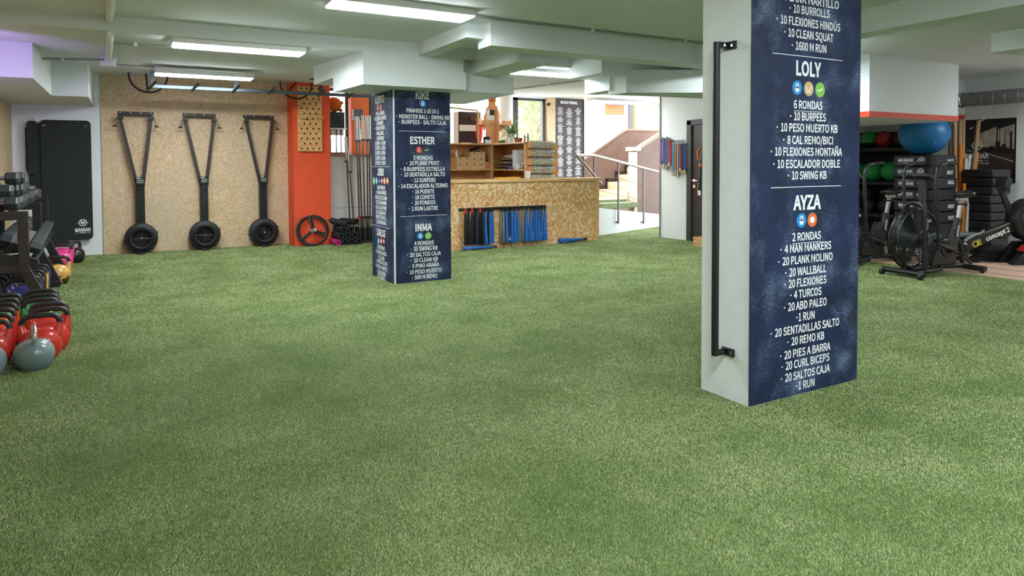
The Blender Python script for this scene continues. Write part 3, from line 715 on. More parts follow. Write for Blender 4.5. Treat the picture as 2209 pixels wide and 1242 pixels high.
# ------------------------------------------------------------------ ski machines
M_grey_lcd = P('grey_lcd', (120, 128, 118), 0.3, var=0.0)
M_cord = P('olive_grip', (128, 130, 96), 0.6)
def ski_machine(label, x):
    t = thing('ski_machine', label, 'ski machine', (x, 11.872, 0), group='ski machines on the strand board wall')
    h = MB()
    h.lathe([(0.10, -0.02), (0.208, -0.02), (0.222, -0.04), (0.226, -0.19), (0.218, -0.212), (0.165, -0.224), (0.155, -0.240), (0.130, -0.236), (0.124, -0.20)], 48, (0, 0, 0.235), 'Y', close=False)
    h.build('flywheel_housing', M_black, t)
    g = MB()
    for i in range(9): g.ring((0, -0.222 + 0.0006 * i, 0.235), 0.016 + 0.0128 * i, 0.0022, 32, 4)
    for a in (0.05, PI / 2 + 0.05, PI + 0.05, 1.5 * PI + 0.05):
        g.tube([(0, -0.226, 0.235), (0.124 * math.cos(a), -0.224, 0.235 - 0.124 * math.sin(a))], 0.003, 6)
    g.build('fan_grille', M_darksteel, t)
    MB().lathe([(0.118, -0.16), (0.03, -0.17), (0.0, -0.17)], 24, (0, 0, 0.235), 'Y', close=False).build('fan_disc', M_rubber, t)
    MB().sph((0, -0.226, 0.235), (0.013, 0.006, 0.013), 12, 8).build('hub_cap', M_chrome, t)
    c = MB()
    for a in (1.75, 3.3, 0.35, -0.85):
        c.box((0.224 * math.cos(a), -0.12, 0.235 + 0.224 * math.sin(a)), (0.035, 0.10, 0.03), (0, -a, 0))
    c.build('clip_band', M_blackgloss, t, bevel=0.005)
    MB().bx(-0.058, 0.058, -0.15, -0.0, 0.40, 1.03).build('column', M_blackgloss, t, bevel=0.006)
    MB().bx(-0.055, 0.055, -0.30, -0.03, 0.0, 0.03).build('floor_pad', M_rubber, t, bevel=0.004)
    mo = MB().box((0.0, -0.17, 1.09), (0.128, 0.05, 0.13), (0.12, 0, 0)).build('monitor', M_black, t, bevel=0.008)
    MB().box((0.0, -0.198, 1.09), (0.088, 0.006, 0.058), (0.12, 0, 0)).build('screen', M_grey_lcd, mo)
    MB().box((-0.02, -0.203, 1.138), (0.055, 0.004, 0.012), (0.12, 0, 0)).build('badge', M_letter, mo)
    MB().bx(-0.03, 0.05, -0.185, -0.15, 0.985, 1.01).cyl((-0.02, -0.17, 0.968), (0.04, -0.17, 0.968), 0.014).build('sensor_box', M_blackgloss, t, bevel=0.004)
    for sg in (-1, 1):
        x1 = -0.205 if sg < 0 else 0.205; xo = -0.04
        a = MB()
        for yy in ((-0.13, -0.07),):
            p0 = (sg * 0.012, 1.0); p1 = (sg * 0.058, 1.0); q0 = (xo + x1 - 0.022, 2.04); q1 = (xo + x1 + 0.022, 2.04)
            poly = [p0, p1, q1, q0] if sg > 0 else [p1, p0, q1, q0]
            a.plate(poly, yy[0], yy[1])
        a.build('arm', M_brown, t, bevel=0.003)
        pu = MB().plate([(xo + x1 - 0.045, 2.02), (xo + x1 + 0.045, 2.02), (xo + x1 + 0.03, 2.075), (xo + x1 - 0.02, 2.085)], -0.17, -0.12)
        pu.cyl((xo + x1, -0.175, 2.045), (xo + x1, -0.115, 2.045), 0.026)
        pu.build('pulley', M_brown, t, bevel=0.003)
        hx = xo + x1 + sg * 0.03
        hd = MB().tube([(hx, -0.15, 2.03), (hx + sg * 0.025, -0.16, 1.97), (hx + sg * 0.038, -0.16, 1.93)], 0.008, 8).build('handle', M_cord, t)
        MB().lathe([(0.006, 0.02), (0.028, 0.006), (0.032, -0.006), (0.0, -0.01)], 14, (hx + sg * 0.042, -0.16, 1.915)).build('handle_end', M_blackgloss, hd)
    tb = MB().bx(-0.275, 0.20, -0.035, 0.0, 2.10, 2.145).bx(-0.255, 0.18, -0.13, 0.0, 2.085, 2.10).build('top_bracket', M_brown, t, bevel=0.003)
    for i in range(4):
        MB().sph((-0.242 + 0.135 * i, -0.036, 2.124), (0.013, 0.007, 0.013), 10, 6).build('bolt', M_chrome, tb)
    return t
sk = ski_machine('ski machine nearest the hanging mats, first of the three on the board wall', 0.178)
dup(sk, (1.058, 11.872, 0), 0, 'middle ski machine of the three on the strand board wall')
dup(sk, (1.945, 11.872, 0), 0, 'ski machine beside the orange pillar, last of the three')

# ------------------------------------------------------------------ rig bar and half rings under the ceiling
M_steelbar = P('rig_steel', (92, 102, 112), 0.35, 0.6, var=0.05)
rg = thing('rig_bar', 'long steel pull bar hung from the ceiling with short angled pegs', 'rig', (0.34, 10.6, 2.42))
MB().bx(-0.03, 3.1, -0.025, 0.025, -0.03, 0.02).build('bar', M_steelbar, rg, bevel=0.004)
for x in (0.0, 1.06, 2.28):
    MB().bx(x - 0.025, x + 0.025, -0.02, 0.02, 0.02, 0.215).build('upright', M_steelbar, rg)
for x in (0.0, 0.53, 1.06, 1.55, 2.28, 2.75):
    MB().cyl((x - 0.05, -0.03, -0.045), (x + 0.03, -0.12, 0.05), 0.018, n=10).build('peg', M_darksteel, rg)
MB().bx(2.13, 2.45, -0.2, 0.06, 0.205, 0.222).build('ceiling_plate', M_brown, rg)
def half_ring(label, x, z, sp):
    t = thing('half_ring', label, 'ring', (x, 11.33, z))
    MB().ring((0, 0, 0), 0.25, 0.014, 36, 8, 'Y', PI - 0.1, 2 * PI + 0.1).build('rim', M_black, t)
    MB().tube([(sp[0], 0, 0.02), (sp[1], 0, sp[2])], 0.014, 8).build('spoke', M_black, t)
half_ring('black half ring below the ceiling above the first ski machine', 0.305, 2.648, (-0.03, -0.01, -0.25))
half_ring('black half ring below the ceiling in front of the pegboard', 2.41, 2.648, (0.0, -0.16, -0.19))

# ------------------------------------------------------------------ pegboard with pegs, wheels, rollers, barbells
pb = thing('climbing_pegboard', 'pine climbing pegboard with rows of holes on the orange pillar', 'pegboard', (2.63, 11.42, 1.55))
MB().bx(-0.195, 0.195, -0.05, 0, 0, 1.06).build('board', wood_mat('pegboard_ply', (214, 150, 88), (240, 192, 130), 'X', 20), pb, bevel=0.003)
M_hole = P('peg_hole_dark', (50, 26, 18), 0.9)
rows = MB()
for r in range(13):
    z = 0.045 + r * 0.0815
    for i in range(4 if r % 2 == 0 else 3):
        x = -0.138 + 0.094 * i + (0.047 if r % 2 else 0)
        hh = MB(); hh.lathe([(0.0155, -0.0508), (0.0150, -0.0512), (0.0, -0.0506)], 14, (x, 0, z), 'Y', close=False); 
        rows.v += [tuple(q) for q in []]
        o = len(rows.v); rows.v += hh.v; rows.f += [tuple(o + i_ for i_ in f_) for f_ in hh.f]; rows.mi += hh.mi
rows.build('hole_pattern', M_hole, pb)
for (x, lab) in ((-0.138, 'wooden peg in the left column of holes of the pegboard'), (0.144, 'wooden peg in the right column of holes of the pegboard')):
    p_ = MB().cyl((0, 0, 0), (0.035, -0.12, 0.012), 0.0135, n=12)
    tag(p_.build('wooden_peg', M_plyx, loc=(2.63 + x, 11.372, 1.55 + 0.045 + 6 * 0.0815)), lab, 'peg', 'pegs in the pegboard')

def tri_wheel(label, loc, rot, tilt):
    t = thing('spoked_wheel', label, 'wheel', loc, (tilt, 0, 0), group='spoked wheels leaning on the orange pillar')
    MB().ring((0, 0, 0.255), 0.238, 0.017, 44, 10).build('rim', M_brown, t)
    for k in range(3):
        a = rot + k * 2 * PI / 3
        c, s = math.cos(a), math.sin(a)
        MB().tube([(0.03 * c, -0.02, 0.255 + 0.03 * s), (0.14 * c, -0.03, 0.255 + 0.14 * s), (0.235 * c, 0, 0.255 + 0.235 * s)], [0.016, 0.014, 0.017], 8).build('spoke', M_brown, t)
    MB().lathe([(0.018, 0.02), (0.034, 0.02), (0.036, -0.03), (0.030, -0.04), (0.018, -0.04), (0.018, 0.02)], 20, (0, 0, 0.255), 'Y', close=False).build('hub', M_chrome, t)
    return t
tri_wheel('front black three-spoke wheel leaning on the orange pillar', (2.62, 11.26, 0.0), math.radians(95), -0.22)
tri_wheel('rear black three-spoke wheel between the front wheel and the pillar', (2.67, 11.345, 0.0), math.radians(100), -0.14)

M_pink = P('pink_foam', (196, 42, 116), 0.8)
def roller(label, c, d, r, L, pink=False):
    t = thing('foam_roller', label, 'roller', c, group='foam rollers heaped by the low wall')
    dx, dy, dz = Vector(d).normalized() * (L / 2)
    a = Vector((-dx, -dy, -dz)); b_ = -a
    m = MB()
    q = Vector(d).normalized().to_track_quat('Z', 'Y').to_matrix().to_4x4()
    m.M = q
    m.lathe([(r * 0.42, -L / 2), (r, -L / 2), (r, L / 2), (r * 0.42, L / 2), (r * 0.42, -L / 2)], 22, close=False)
    m.build('roller_body', M_pink if pink else M_rubber, t, bevel=0.004)
    return t
RL = [(2.995, 11.33, 0.05, 'bottom row', True), (3.105, 11.33, 0.056, 'bottom row', False), (3.22, 11.33, 0.056, 'bottom row', False), (3.335, 11.33, 0.056, 'bottom row', False),
      (3.045, 11.345, 0.154, 'second row', False), (3.16, 11.345, 0.156, 'second row', False), (3.277, 11.345, 0.156, 'second row', False),
      (3.10, 11.36, 0.256, 'third row', False), (3.217, 11.36, 0.256, 'third row', False)]
cnt = {}
for i, (x, y, z, row, pk) in enumerate(RL):
    cnt[row] = cnt.get(row, 0) + 1
    roller('pink foam roller on the turf under the black rollers' if pk else 'black foam roller in the %s of the heap, %s from the pillar' % (row, ORD[cnt[row] - 1]),
           (x, y, z), (0.12, -1, 0), 0.056 if not pk else 0.05, 0.36, pk)
roller('black foam roller lying on top of the heap, tilted, beside the pillar', (3.06, 11.40, 0.372), (0.95, -0.55, -0.24), 0.052, 0.34)
roller('black foam roller on top of the heap beside the barbells', (3.27, 11.44, 0.372), (0.6, -0.9, 0.0), 0.052, 0.34)

# barbells standing in a low rubber holder
bh = thing('barbell_holder', 'low black holder on the turf with barbells standing in it', 'holder', (3.56, 11.42, 0))
MB().bx(-0.17, 0.2, -0.13, 0.15, 0.0, 0.04).build('base', M_brown, bh, bevel=0.004)
for i in range(4):
    for j in range(2):
        MB().lathe([(0.036, 0.04), (0.036, 0.26), (0.043, 0.26), (0.043, 0.04)], 16, (-0.12 + 0.09 * i, -0.06 + 0.14 * j, 0), close=False).build('socket', M_rubber, bh)
M_bar = P('bare_bar_steel', (118, 100, 88), 0.36, 0.85, var=0.2)
def barbell(label, x, y, L=2.12, lean=(0, 0), cuff=None, z0=0.045):
    t = thing('barbell', label, 'barbell', (x, y, z0), (lean[1], lean[0], 0), group='barbells standing by the low wall')
    MB().cyl((0, 0, 0.38), (0, 0, L - 0.4), 0.0145, n=12).build('shaft', M_bar, t)
    for (a, b_) in ((0.0, 0.38), (L - 0.42, L)):
        s_ = MB().cyl((0, 0, a), (0, 0, b_), 0.025, n=16).build('sleeve', M_steel, t)
        cz = b_ if a == 0 else a
        MB().cyl((0, 0, cz - 0.015), (0, 0, cz + 0.02), 0.038, n=16).build('collar', cuff if (cuff and a == 0) else M_darksteel, s_)
    return t
M_red = P('red_band', (190, 40, 36), 0.5)
M_oliveband = P('olive_band', (130, 128, 90), 0.6)
M_orband = P('orange_band', (222, 100, 44), 0.5)
barbell('shortest barbell leaning at the left end of the barbells, olive lower collar', 3.345, 11.585, 1.80, (-0.030, -0.03), M_oliveband, 0.006)
barbell('slim barbell with an orange lower collar next to the shortest one', 3.40, 11.50, 1.62, (-0.055, -0.05), M_orband, 0.006)
barbell('barbell with a red lower collar in the front row of the holder', 3.44, 11.36, 2.10, (-0.022, 0.0), M_red)
barbell('barbell second from the left in the front row of the holder', 3.53, 11.36, 2.12, (-0.012, 0.0))
barbell('barbell third from the left in the front row of the holder', 3.62, 11.36, 2.12, (0.0, 0.0))
barbell('barbell in the back row of the holder behind the red collar', 3.53, 11.50, 2.10, (-0.030, 0.0))
barbell('barbell in the back row of the holder next to the far column', 3.62, 11.50, 2.12, (0.004, 0.0))

# speaker box, teddy, shelf, fan on the post
sh = thing('wall_shelf', 'small white shelf under the black speaker box', 'shelf', (3.10, 11.7, 1.955))
MB().bx(-0.12, 0.20, -0.12, 0.14, -0.02, 0.0).build('shelf_board', M_white, sh, bevel=0.003)
MB().bx(-0.10, 0.18, 0.02, 0.04, -0.12, -0.02).build('bracket', M_white, sh)
sp = thing('speaker_box', 'black speaker box on the small shelf right of the orange pillar', 'speaker', (3.11, 11.7, 1.957))
MB().bx(-0.13, 0.155, -0.1, 0.12, 0, 0.27).build('cabinet', M_black, sp, bevel=0.005)
MB().lathe([(0.036, -0.1005), (0.032, -0.106), (0.028, -0.10), (0.0, -0.098)], 20, (0.0, 0, 0.145), 'Y', close=False).build('speaker_port', M_hole, sp)
M_fur = P('orange_fur', (190, 96, 34), 0.95, var=0.3, scale=40, bump=0.6, bscale=120)
td = thing('plush_toy', 'orange brown plush toy on top of the speaker box', 'toy', (3.11, 11.69, 2.229))
MB().sph((0, 0, 0.128), (0.135, 0.1, 0.13), 24, 14).build('body', M_fur, td)
MB().sph((0.125, -0.03, 0.16), (0.035, 0.03, 0.03), 12, 8).build('arm', M_fur, td)
MB().sph((0.1, -0.05, 0.03), (0.04, 0.05, 0.03), 12, 8).build('foot', M_fur, td)
MB().sph((-0.08, -0.05, 0.03), (0.04, 0.05, 0.03), 12, 8).build('foot', M_fur, td)
fn = thing('wall_timer', 'small grey timer with a round dial on the orange post', 'timer', (3.53, 11.8, 2.10))
MB().bx(-0.075, 0.10, -0.07, 0, 0, 0.20).build('case', P('timer_grey', (150, 150, 148), 0.4), fn, bevel=0.012)
MB().bx(-0.045, 0.095, -0.076, -0.07, 0.01, 0.19).build('face', M_blackgloss, fn)
MB().ring((0.03, -0.078, 0.11), 0.045, 0.006, 24, 6).sph((0.03, -0.078, 0.11), (0.014, 0.006, 0.014), 10, 6).build('dial', M_galv, fn)
lt = MB().box((0.0, -0.078, 0.03), (0.05, 0.004, 0.012)).build('display', emit('green_display', (0.1, 0.9, 0.3), 1.2), fn)
nt_ = thing('notice', 'white notice with red print on the orange post behind the barbells', 'notice', (3.56, 11.8, 1.75))
MB().bx(-0.05, 0.06, -0.003, 0, 0, 0.2).build('sheet', M_paper, nt_)
r_ = MB(); text(r_, 'F', 0.02, 0.05, 0.13, 0.07, -0.0035, bold=0.002); r_.build('print', M_red, nt_, smooth=0)
# black poles under the speaker shelf, seen against the window
for i, (x, w) in enumerate(((3.03, 0.03), (3.14, 0.012), (3.22, 0.012))):
    tag(MB().cyl((0, 0, 0), (0, 0, 0.44), w / 2 + 0.004, n=10).build('pole', M_blackgloss, loc=(x, 11.67, 1.517)), 'black pole on the window sill below the speaker shelf, %s from the pillar' % ORD[i], 'pole', 'black poles on the sill')
cb = MB().tube([(3.0, 11.6, 1.9), (3.02, 11.58, 1.78), (3.12, 11.58, 1.68), (3.3, 11.57, 1.56), (3.45, 11.57, 1.44), (3.56, 11.6, 1.2), (3.6, 11.66, 1.02)], 0.004, 6)
tag(cb.build('cable', M_white), 'thin pale cable hanging across the window sill', 'cable')
lnm = MB().bx(2.98, 4.6, 11.714, 11.72, 0.585, 0.59)
struct('trim_6', lnm, P('grey_seam', (130, 130, 130), 0.7), 'grey seam line across the low white wall', 'seam')
# ------------------------------------------------------------------ dumbbell rack along the left wall
rk = thing('dumbbell_rack', 'black two-tier steel dumbbell rack along the left wall', 'rack', (-1.0, 7.45, 0), 0.035)
for (yf, m) in ((-0.18, M_brown), (1.5, M_black), (2.78, M_black)):  # near frame is black too; its brown puts warm lamplight into the colour
    f = MB()
    f.bx(0.16, 0.24, yf - 0.035, yf + 0.035, 0.40, 0.90)                       # front post
    f.bx(-0.26, 0.239, yf - 0.034, yf + 0.034, 0.86, 0.936)                     # upper cross beam
    f.bx(-0.26, 0.22, yf - 0.033, yf + 0.033, 0.401, 0.47)                      # lower cross beam
    f.bx(-0.28, -0.20, yf - 0.035, yf + 0.035, 0.0, 0.935)                     # rear post
    f.bx(-0.279, 0.40, yf - 0.036, yf + 0.036, 0.001, 0.07)                       # foot
    f.plate([(0.16, 0.44), (0.24, 0.44), (0.40, 0.07), (0.30, 0.07)], yf - 0.034, yf + 0.034)
    f.build('side_frame', m, rk, bevel=0.004)
for x in (-0.12, 0.13):
    MB().bx(x - 0.03, x + 0.03, -0.2, 2.85, 0.9365, 0.945).bx(x - 0.03, x - 0.022, -0.2, 2.85, 0.945, 0.965).build('upper_rail', M_black, rk)
for (x, z) in ((0.02, 0.60), (0.27, 0.51)):
    MB().box((x, 1.32, z), (0.06, 3.05, 0.012), (0, 0.34, 0)).build('lower_rail', M_black, rk)
for yf in (-0.18, 1.5, 2.78):
    MB().plate([(-0.05, 0.47), (0.30, 0.47), (0.30, 0.49), (-0.05, 0.61)], yf - 0.03, yf + 0.03).build('tier_bracket', M_black, rk)

M_hex = P('hex_rubber', (54, 59, 64), 0.45, var=0.1)
M_grip = P('knurled_chrome', (200, 198, 200), 0.22, 1.0, var=0.08, scale=80)
def dumbbell(label, loc, rot):
    t = thing('hex_dumbbell', label, 'dumbbell', loc, rot, group='hex dumbbells on the rack')
    for sg in (-1, 1):
        m = MB(); prof = [(0.047, 0.0), (0.062, 0.014), (0.062, 0.085), (0.05, 0.102)]
        v = []; n = 6
        for (r, z) in prof:
            v += [(sg * (0.062 + z), r * math.cos(PI / 3 * i + PI / 6 * 0), r * math.sin(PI / 3 * i)) for i in range(n)]
        fs = [(j * n + i, j * n + (i + 1) % n, (j + 1) * n + (i + 1) % n, (j + 1) * n + i) for j in range(3) for i in range(n)]
        fs += [tuple(range(5, -1, -1)), tuple(range(18, 24))]
        if sg < 0: fs = [q[::-1] for q in fs]
        m.add(v, fs)
        m.build('hex_head', M_hex, t, smooth=0, bevel=0.003)
    MB().tube([(-0.065, 0, 0), (-0.03, 0, 0), (0, 0, 0), (0.03, 0, 0), (0.065, 0, 0)], [0.0145, 0.0155, 0.0175, 0.0155, 0.0145], 14).build('grip', M_grip, t)
    return t
db = None
def put_db(label, loc, rot):
    global db
    loc = (loc[0] - 0.036 * (loc[1] - 7.45) - (0.012 * (loc[1] - 7.45) if rot[1] else 0), loc[1], loc[2]); rot = (0, rot[1], rot[2] + 0.036)
    if db is None: db = dumbbell(label, loc, rot)
    else: dup(db, loc, rot, label)
HX = 0.0538
for i in range(22):
    put_db('hex dumbbell in the bottom layer of the upper tier, %s from the near end' % (ORD + ['twenty-third'])[i], (-0.995 + RNG.uniform(-0.01, 0.01), 7.36 + 0.131 * i, 0.946 + HX), (0, 0, RNG.uniform(-0.03, 0.03)))
for i in range(9):
    put_db('hex dumbbell in the second layer on the upper tier, %s from the near end' % ORD[i], (-1.02 + RNG.uniform(-0.03, 0.03), 7.43 + 0.131 * i, 0.946 + 3.0 * HX + 0.001), (0, 0, RNG.uniform(-0.04, 0.04)))
for i in range(5):
    put_db('hex dumbbell in the topmost layer of the pile, %s from the near end' % ORD[i], (-1.0 + (-0.16 if i == 0 else 0.0) + RNG.uniform(-0.02, 0.02), 7.5 + 0.132 * i, 0.946 + 5.0 * HX + 0.002), (0, 0, RNG.uniform(-0.05, 0.05)))
for i in range(20):
    put_db('hex dumbbell on the sloping lower tier, %s from the near end' % ORD[i], (-0.835, 7.45 + 0.139 * i, 0.635), (0, 0.34, RNG.uniform(-0.02, 0.02)))

# ------------------------------------------------------------------ kettlebells
M_kgrip = P('black_kettlebell_grip', (34, 30, 32), 0.42, var=0.15)
def kb_mat(name, rgb, wear=0.0):
    m = P(name, rgb, 0.28, var=0.05, coat=0.3)
    if wear:
        nt = m.node_tree; N, L = nt.nodes, nt.links; b = N['Principled BSDF']
        src = b.inputs['Base Color'].links[0].from_socket
        n = N.new('ShaderNodeTexNoise'); n.inputs['Scale'].default_value = 9; n.inputs['Detail'].default_value = 5; n.inputs['Roughness'].default_value = 0.7
        tc = N.new('ShaderNodeTexCoord'); L.new(tc.outputs['Object'], n.inputs['Vector'])
        r = N.new('ShaderNodeMath'); r.operation = 'GREATER_THAN'; r.inputs[1].default_value = wear; L.new(n.outputs['Fac'], r.inputs[0])
        mx = N.new('ShaderNodeMix'); mx.data_type = 'RGBA'; mx.inputs[7].default_value = lin((46, 30, 22))
        L.new(r.outputs[0], mx.inputs[0]); L.new(src, mx.inputs[6]); L.new(mx.outputs[2], b.inputs['Base Color'])
    return m
KC = {'red': kb_mat('red_kettlebell', (206, 50, 42)), 'green': kb_mat('green_kettlebell', (40, 140, 76)), 'blue': kb_mat('blue_kettlebell', (36, 46, 92)), 'purple': kb_mat('purple_kettlebell', (66, 54, 124)),
      'grey': kb_mat('grey_kettlebell', (112, 128, 132)), 'yellow': kb_mat('worn_yellow_kettlebell', (226, 172, 92), 0.57), 'pink': kb_mat('pink_kettlebell', (226, 74, 142), 0.62), 'black': kb_mat('black_kettlebell', (40, 38, 40)), 'orange': kb_mat('orange_kettlebell', (226, 110, 40))}
KB0 = [(0.0, 0.0), (0.07, 0.0), (0.092, 0.008), (0.118, 0.05), (0.127, 0.1), (0.122, 0.145), (0.102, 0.185), (0.07, 0.21), (0.03, 0.221), (0.0, 0.222)]
def _smooth(prof, k=4):
    out = []
    for i in range(len(prof) - 1):
        p0, p1, p2, p3 = prof[max(i - 1, 0)], prof[i], prof[i + 1], prof[min(i + 2, len(prof) - 1)]
        for j in range(k):
            t = j / k
            out.append(tuple(max(0.0, 0.5 * (2 * p1[q] + (p2[q] - p0[q]) * t + (2 * p0[q] - 5 * p1[q] + 4 * p2[q] - p3[q]) * t * t + (3 * p1[q] - p0[q] - 3 * p2[q] + p3[q]) * t ** 3)) for q in (0, 1)))
    return out + [prof[-1]]
KBODY = _smooth(KB0[:2], 1)[:1] + _smooth(KB0[1:])
_KB = {}
def kettlebell(label, color, loc, rz=0.0, sc=1.0, kind='comp', handle=None):
    key = (color, kind)
    if key in _KB:
        return dup(_KB[key], loc, rz, label, scale=sc)
    t = thing('kettlebell', label, 'kettlebell', loc, rz, group='kettlebells along the left wall'); t.scale = (sc,) * 3
    if kind == 'steel':                                    # grey ball, chrome handle
        MB().lathe([(r * 1.03, z) for r, z in KBODY], 56, close=False).build('body', KC[color], t)
        for sg in (-1, 1):
            MB().tube([(sg * 0.085, 0, 0.15), (sg * 0.085, 0, 0.235)], [0.022, 0.02], 14).build('handle_socket', KC[color], t)
        MB().tube([(-0.085, 0, 0.23), (-0.083, 0, 0.27), (-0.068, 0, 0.295), (-0.04, 0, 0.306), (0, 0, 0.308), (0.04, 0, 0.306), (0.068, 0, 0.295), (0.083, 0, 0.27), (0.085, 0, 0.23)], 0.019, 14).build('handle', M_steel, t)
    else:
        m = MB(); m.M = Matrix.Diagonal((1, 0.84, 1, 1)); m.lathe(KBODY, 44, close=False); m.M = Matrix.Identity(4)
        for sg in (-1, 1):
            o_, i_ = [(0.128, 0.09), (0.130, 0.13), (0.129, 0.17), (0.129, 0.21), (0.1295, 0.247)], [(0.0915, 0.247), (0.088, 0.222), (0.076, 0.2), (0.056, 0.186), (0.03, 0.18), (0.02, 0.1)]
            pl_ = [(sg * a_, b_) for a_, b_ in o_ + i_]
            for (e_, t_) in ((0.0, 0.014), (0.005, 0.0185)):
                q_ = [(sg * (abs(a_) - (e_ if j_ < 5 else -e_ * 0.6)), b_) for j_, (a_, b_) in enumerate(pl_)]
                m.plate(q_ if sg < 0 else q_[::-1], -t_ if e_ else -t_, t_)
            m.tube([(sg * 0.075, 0, 0.12), (sg * 0.097, 0, 0.18), (sg * 0.108, 0, 0.215), (sg * 0.111, 0, 0.248)], [0.05, 0.038, 0.026, 0.0195], 14)
        m.build('body', KC[color], t, smooth=60)
        pts = [(-0.111, 0, 0.244), (-0.108, 0, 0.268), (-0.096, 0, 0.288), (-0.074, 0, 0.299), (-0.035, 0, 0.303), (0.035, 0, 0.303), (0.074, 0, 0.299), (0.096, 0, 0.288), (0.108, 0, 0.268), (0.111, 0, 0.244)]
        MB().tube(pts, 0.0185, 14).build('handle', M_kgrip, t)
    _KB[key] = t
    return t
kettlebell('grey steel kettlebell with a chrome handle, whole in view beside the front red one', 'grey', (-0.55, 5.42, 0.0), PI / 2 + 0.15, 0.88, 'steel')
kettlebell('grey steel kettlebell cut off by the left edge, beside the other grey one', 'grey', (-0.80, 5.35, 0.0), PI / 2 - 0.1, 0.88, 'steel')
right = ['red', 'red', 'red', 'green', 'green', 'green', 'blue', 'purple', 'black', 'black', 'yellow', 'blue']
left = ['red', 'red', 'red', 'orange', 'green', 'black', 'black', 'blue', 'blue', 'purple', 'blue', 'black', 'black', 'yellow', 'black']
YS = [5.655 + 0.222 * i for i in range(6)] + [7.5 + 0.222 * i for i in range(6)] + [9.2, 9.43, 9.66]
for i, c in enumerate(right):
    y = YS[i]
    x = -0.535 + (0.05 if i in (1, 2) else 0) - 0.085 * (y - 5.66) if y < 7.3 else -0.84
    kettlebell('%s kettlebell in the right floor row, %s behind the whole grey kettlebell' % (c, ORD[i]), c, (x, y, 0), RNG.uniform(-0.08, 0.08), 1.0 if i < 8 else 0.97)
for i, c in enumerate(left):
    y = YS[i] - 0.02
    x = -0.81 - 0.055 * (y - 5.6)
    if y > 7.3: x = -1.105
    kettlebell('%s kettlebell in the left floor row, %s behind the cut-off grey kettlebell' % (c, ORD[i]), c, (x, y, 0), RNG.uniform(-0.08, 0.08), 0.97)
kettlebell('worn yellow kettlebell standing in front of the pink one outside the rack', 'yellow', (-0.70, 9.20, 0), 0.1, 1.0)
kettlebell('pink kettlebell outside the rack below the large hanging mat', 'pink', (-0.75, 10.50, 0), 0.05, 1.0)
kettlebell('second pink kettlebell right behind the front pink one', 'pink', (-0.76, 10.73, 0), 0.0, 1.02)
kettlebell('black kettlebell turned sideways beside the pink kettlebells', 'black', (-0.62, 11.1, 0), 1.2, 0.92)
kettlebell('third pink kettlebell, farthest back against the wall', 'pink', (-0.77, 10.96, 0), 0.0, 1.04)
# ------------------------------------------------------------------ reception counter with the clubs
ct = thing('reception_counter', 'strand board reception counter with a pale wooden top in the middle background', 'counter', (4.1, 9.55, 0))
MB().bx(0, 2.99, 0, 0.03, 0, 1.04).build('front_panel', M_osb2, ct)
MB().bx(2.96, 3.015, -0.012, 0.26, 0, 1.04).build('end_post', M_plyx, ct, bevel=0.003)
MB().bx(0, 2.96, 0.22, 0.25, 0, 1.04).build('rear_panel', M_osb2, ct)
MB().bx(-0.02, 3.05, -0.03, 0.27, 1.04, 1.09).build('countertop', M_plyx, ct, bevel=0.004)
MB().bx(0.0, 2.95, -0.008, 0.0, 0.0, 0.14).build('kick_strip', M_osb2, ct)

M_blue = P('blue_club', (34, 96, 168), 0.4, var=0.06)
M_dnavy = P('navy_club', (30, 42, 66), 0.45)
M_silver = P('aluminium_club', (170, 168, 156), 0.35, 0.9)
M_redgrip = P('red_grip', (206, 58, 44), 0.55)
hr = thing('club_rack', 'long black wall bar with hooks on the counter front holding the clubs', 'rack', (4.44, 9.55, 0.64))
MB().bx(0, 1.56, -0.03, -0.0, -0.025, 0.012).build('bar', M_black, hr, bevel=0.003)
for i in range(20):
    x = 0.05 + i * 0.0775
    MB().tube([(x, -0.02, -0.01), (x, -0.1, -0.015), (x, -0.12, 0.012)], 0.006, 6).build('hook', M_black, hr)
CLUBS = [(140, 'blackred', -.09), (180, 'black', -.055), (235, 'blackred', -.09), (270, 'black', -.055), (300, 'navy', -.1), (345, 'blackred', -.06), (385, 'black', -.1), (422, 'blue', -.075), (465, 'black', -.055), (495, 'bluethin', -.1), (522, 'blue', -.06),
         (650, 'silver', -.06), (684, 'silver', -.1), (706, 'bluethin', -.05), (735, 'blue', -.09), (775, 'badge', -.06), (815, 'bluethin', -.11), (856, 'bluewide', -.07), (905, 'blue', -.1), (972, 'taper', -.07), (1030, 'bluewide', -.06), (1097, 'bluewide', -.1), (1152, 'bluewide', -.055), (1183, 'bluethin', -.11), (1222, 'bluewide', -.075), (1272, 'bluewide', -.05), (1322, 'bluewide', -.1)]
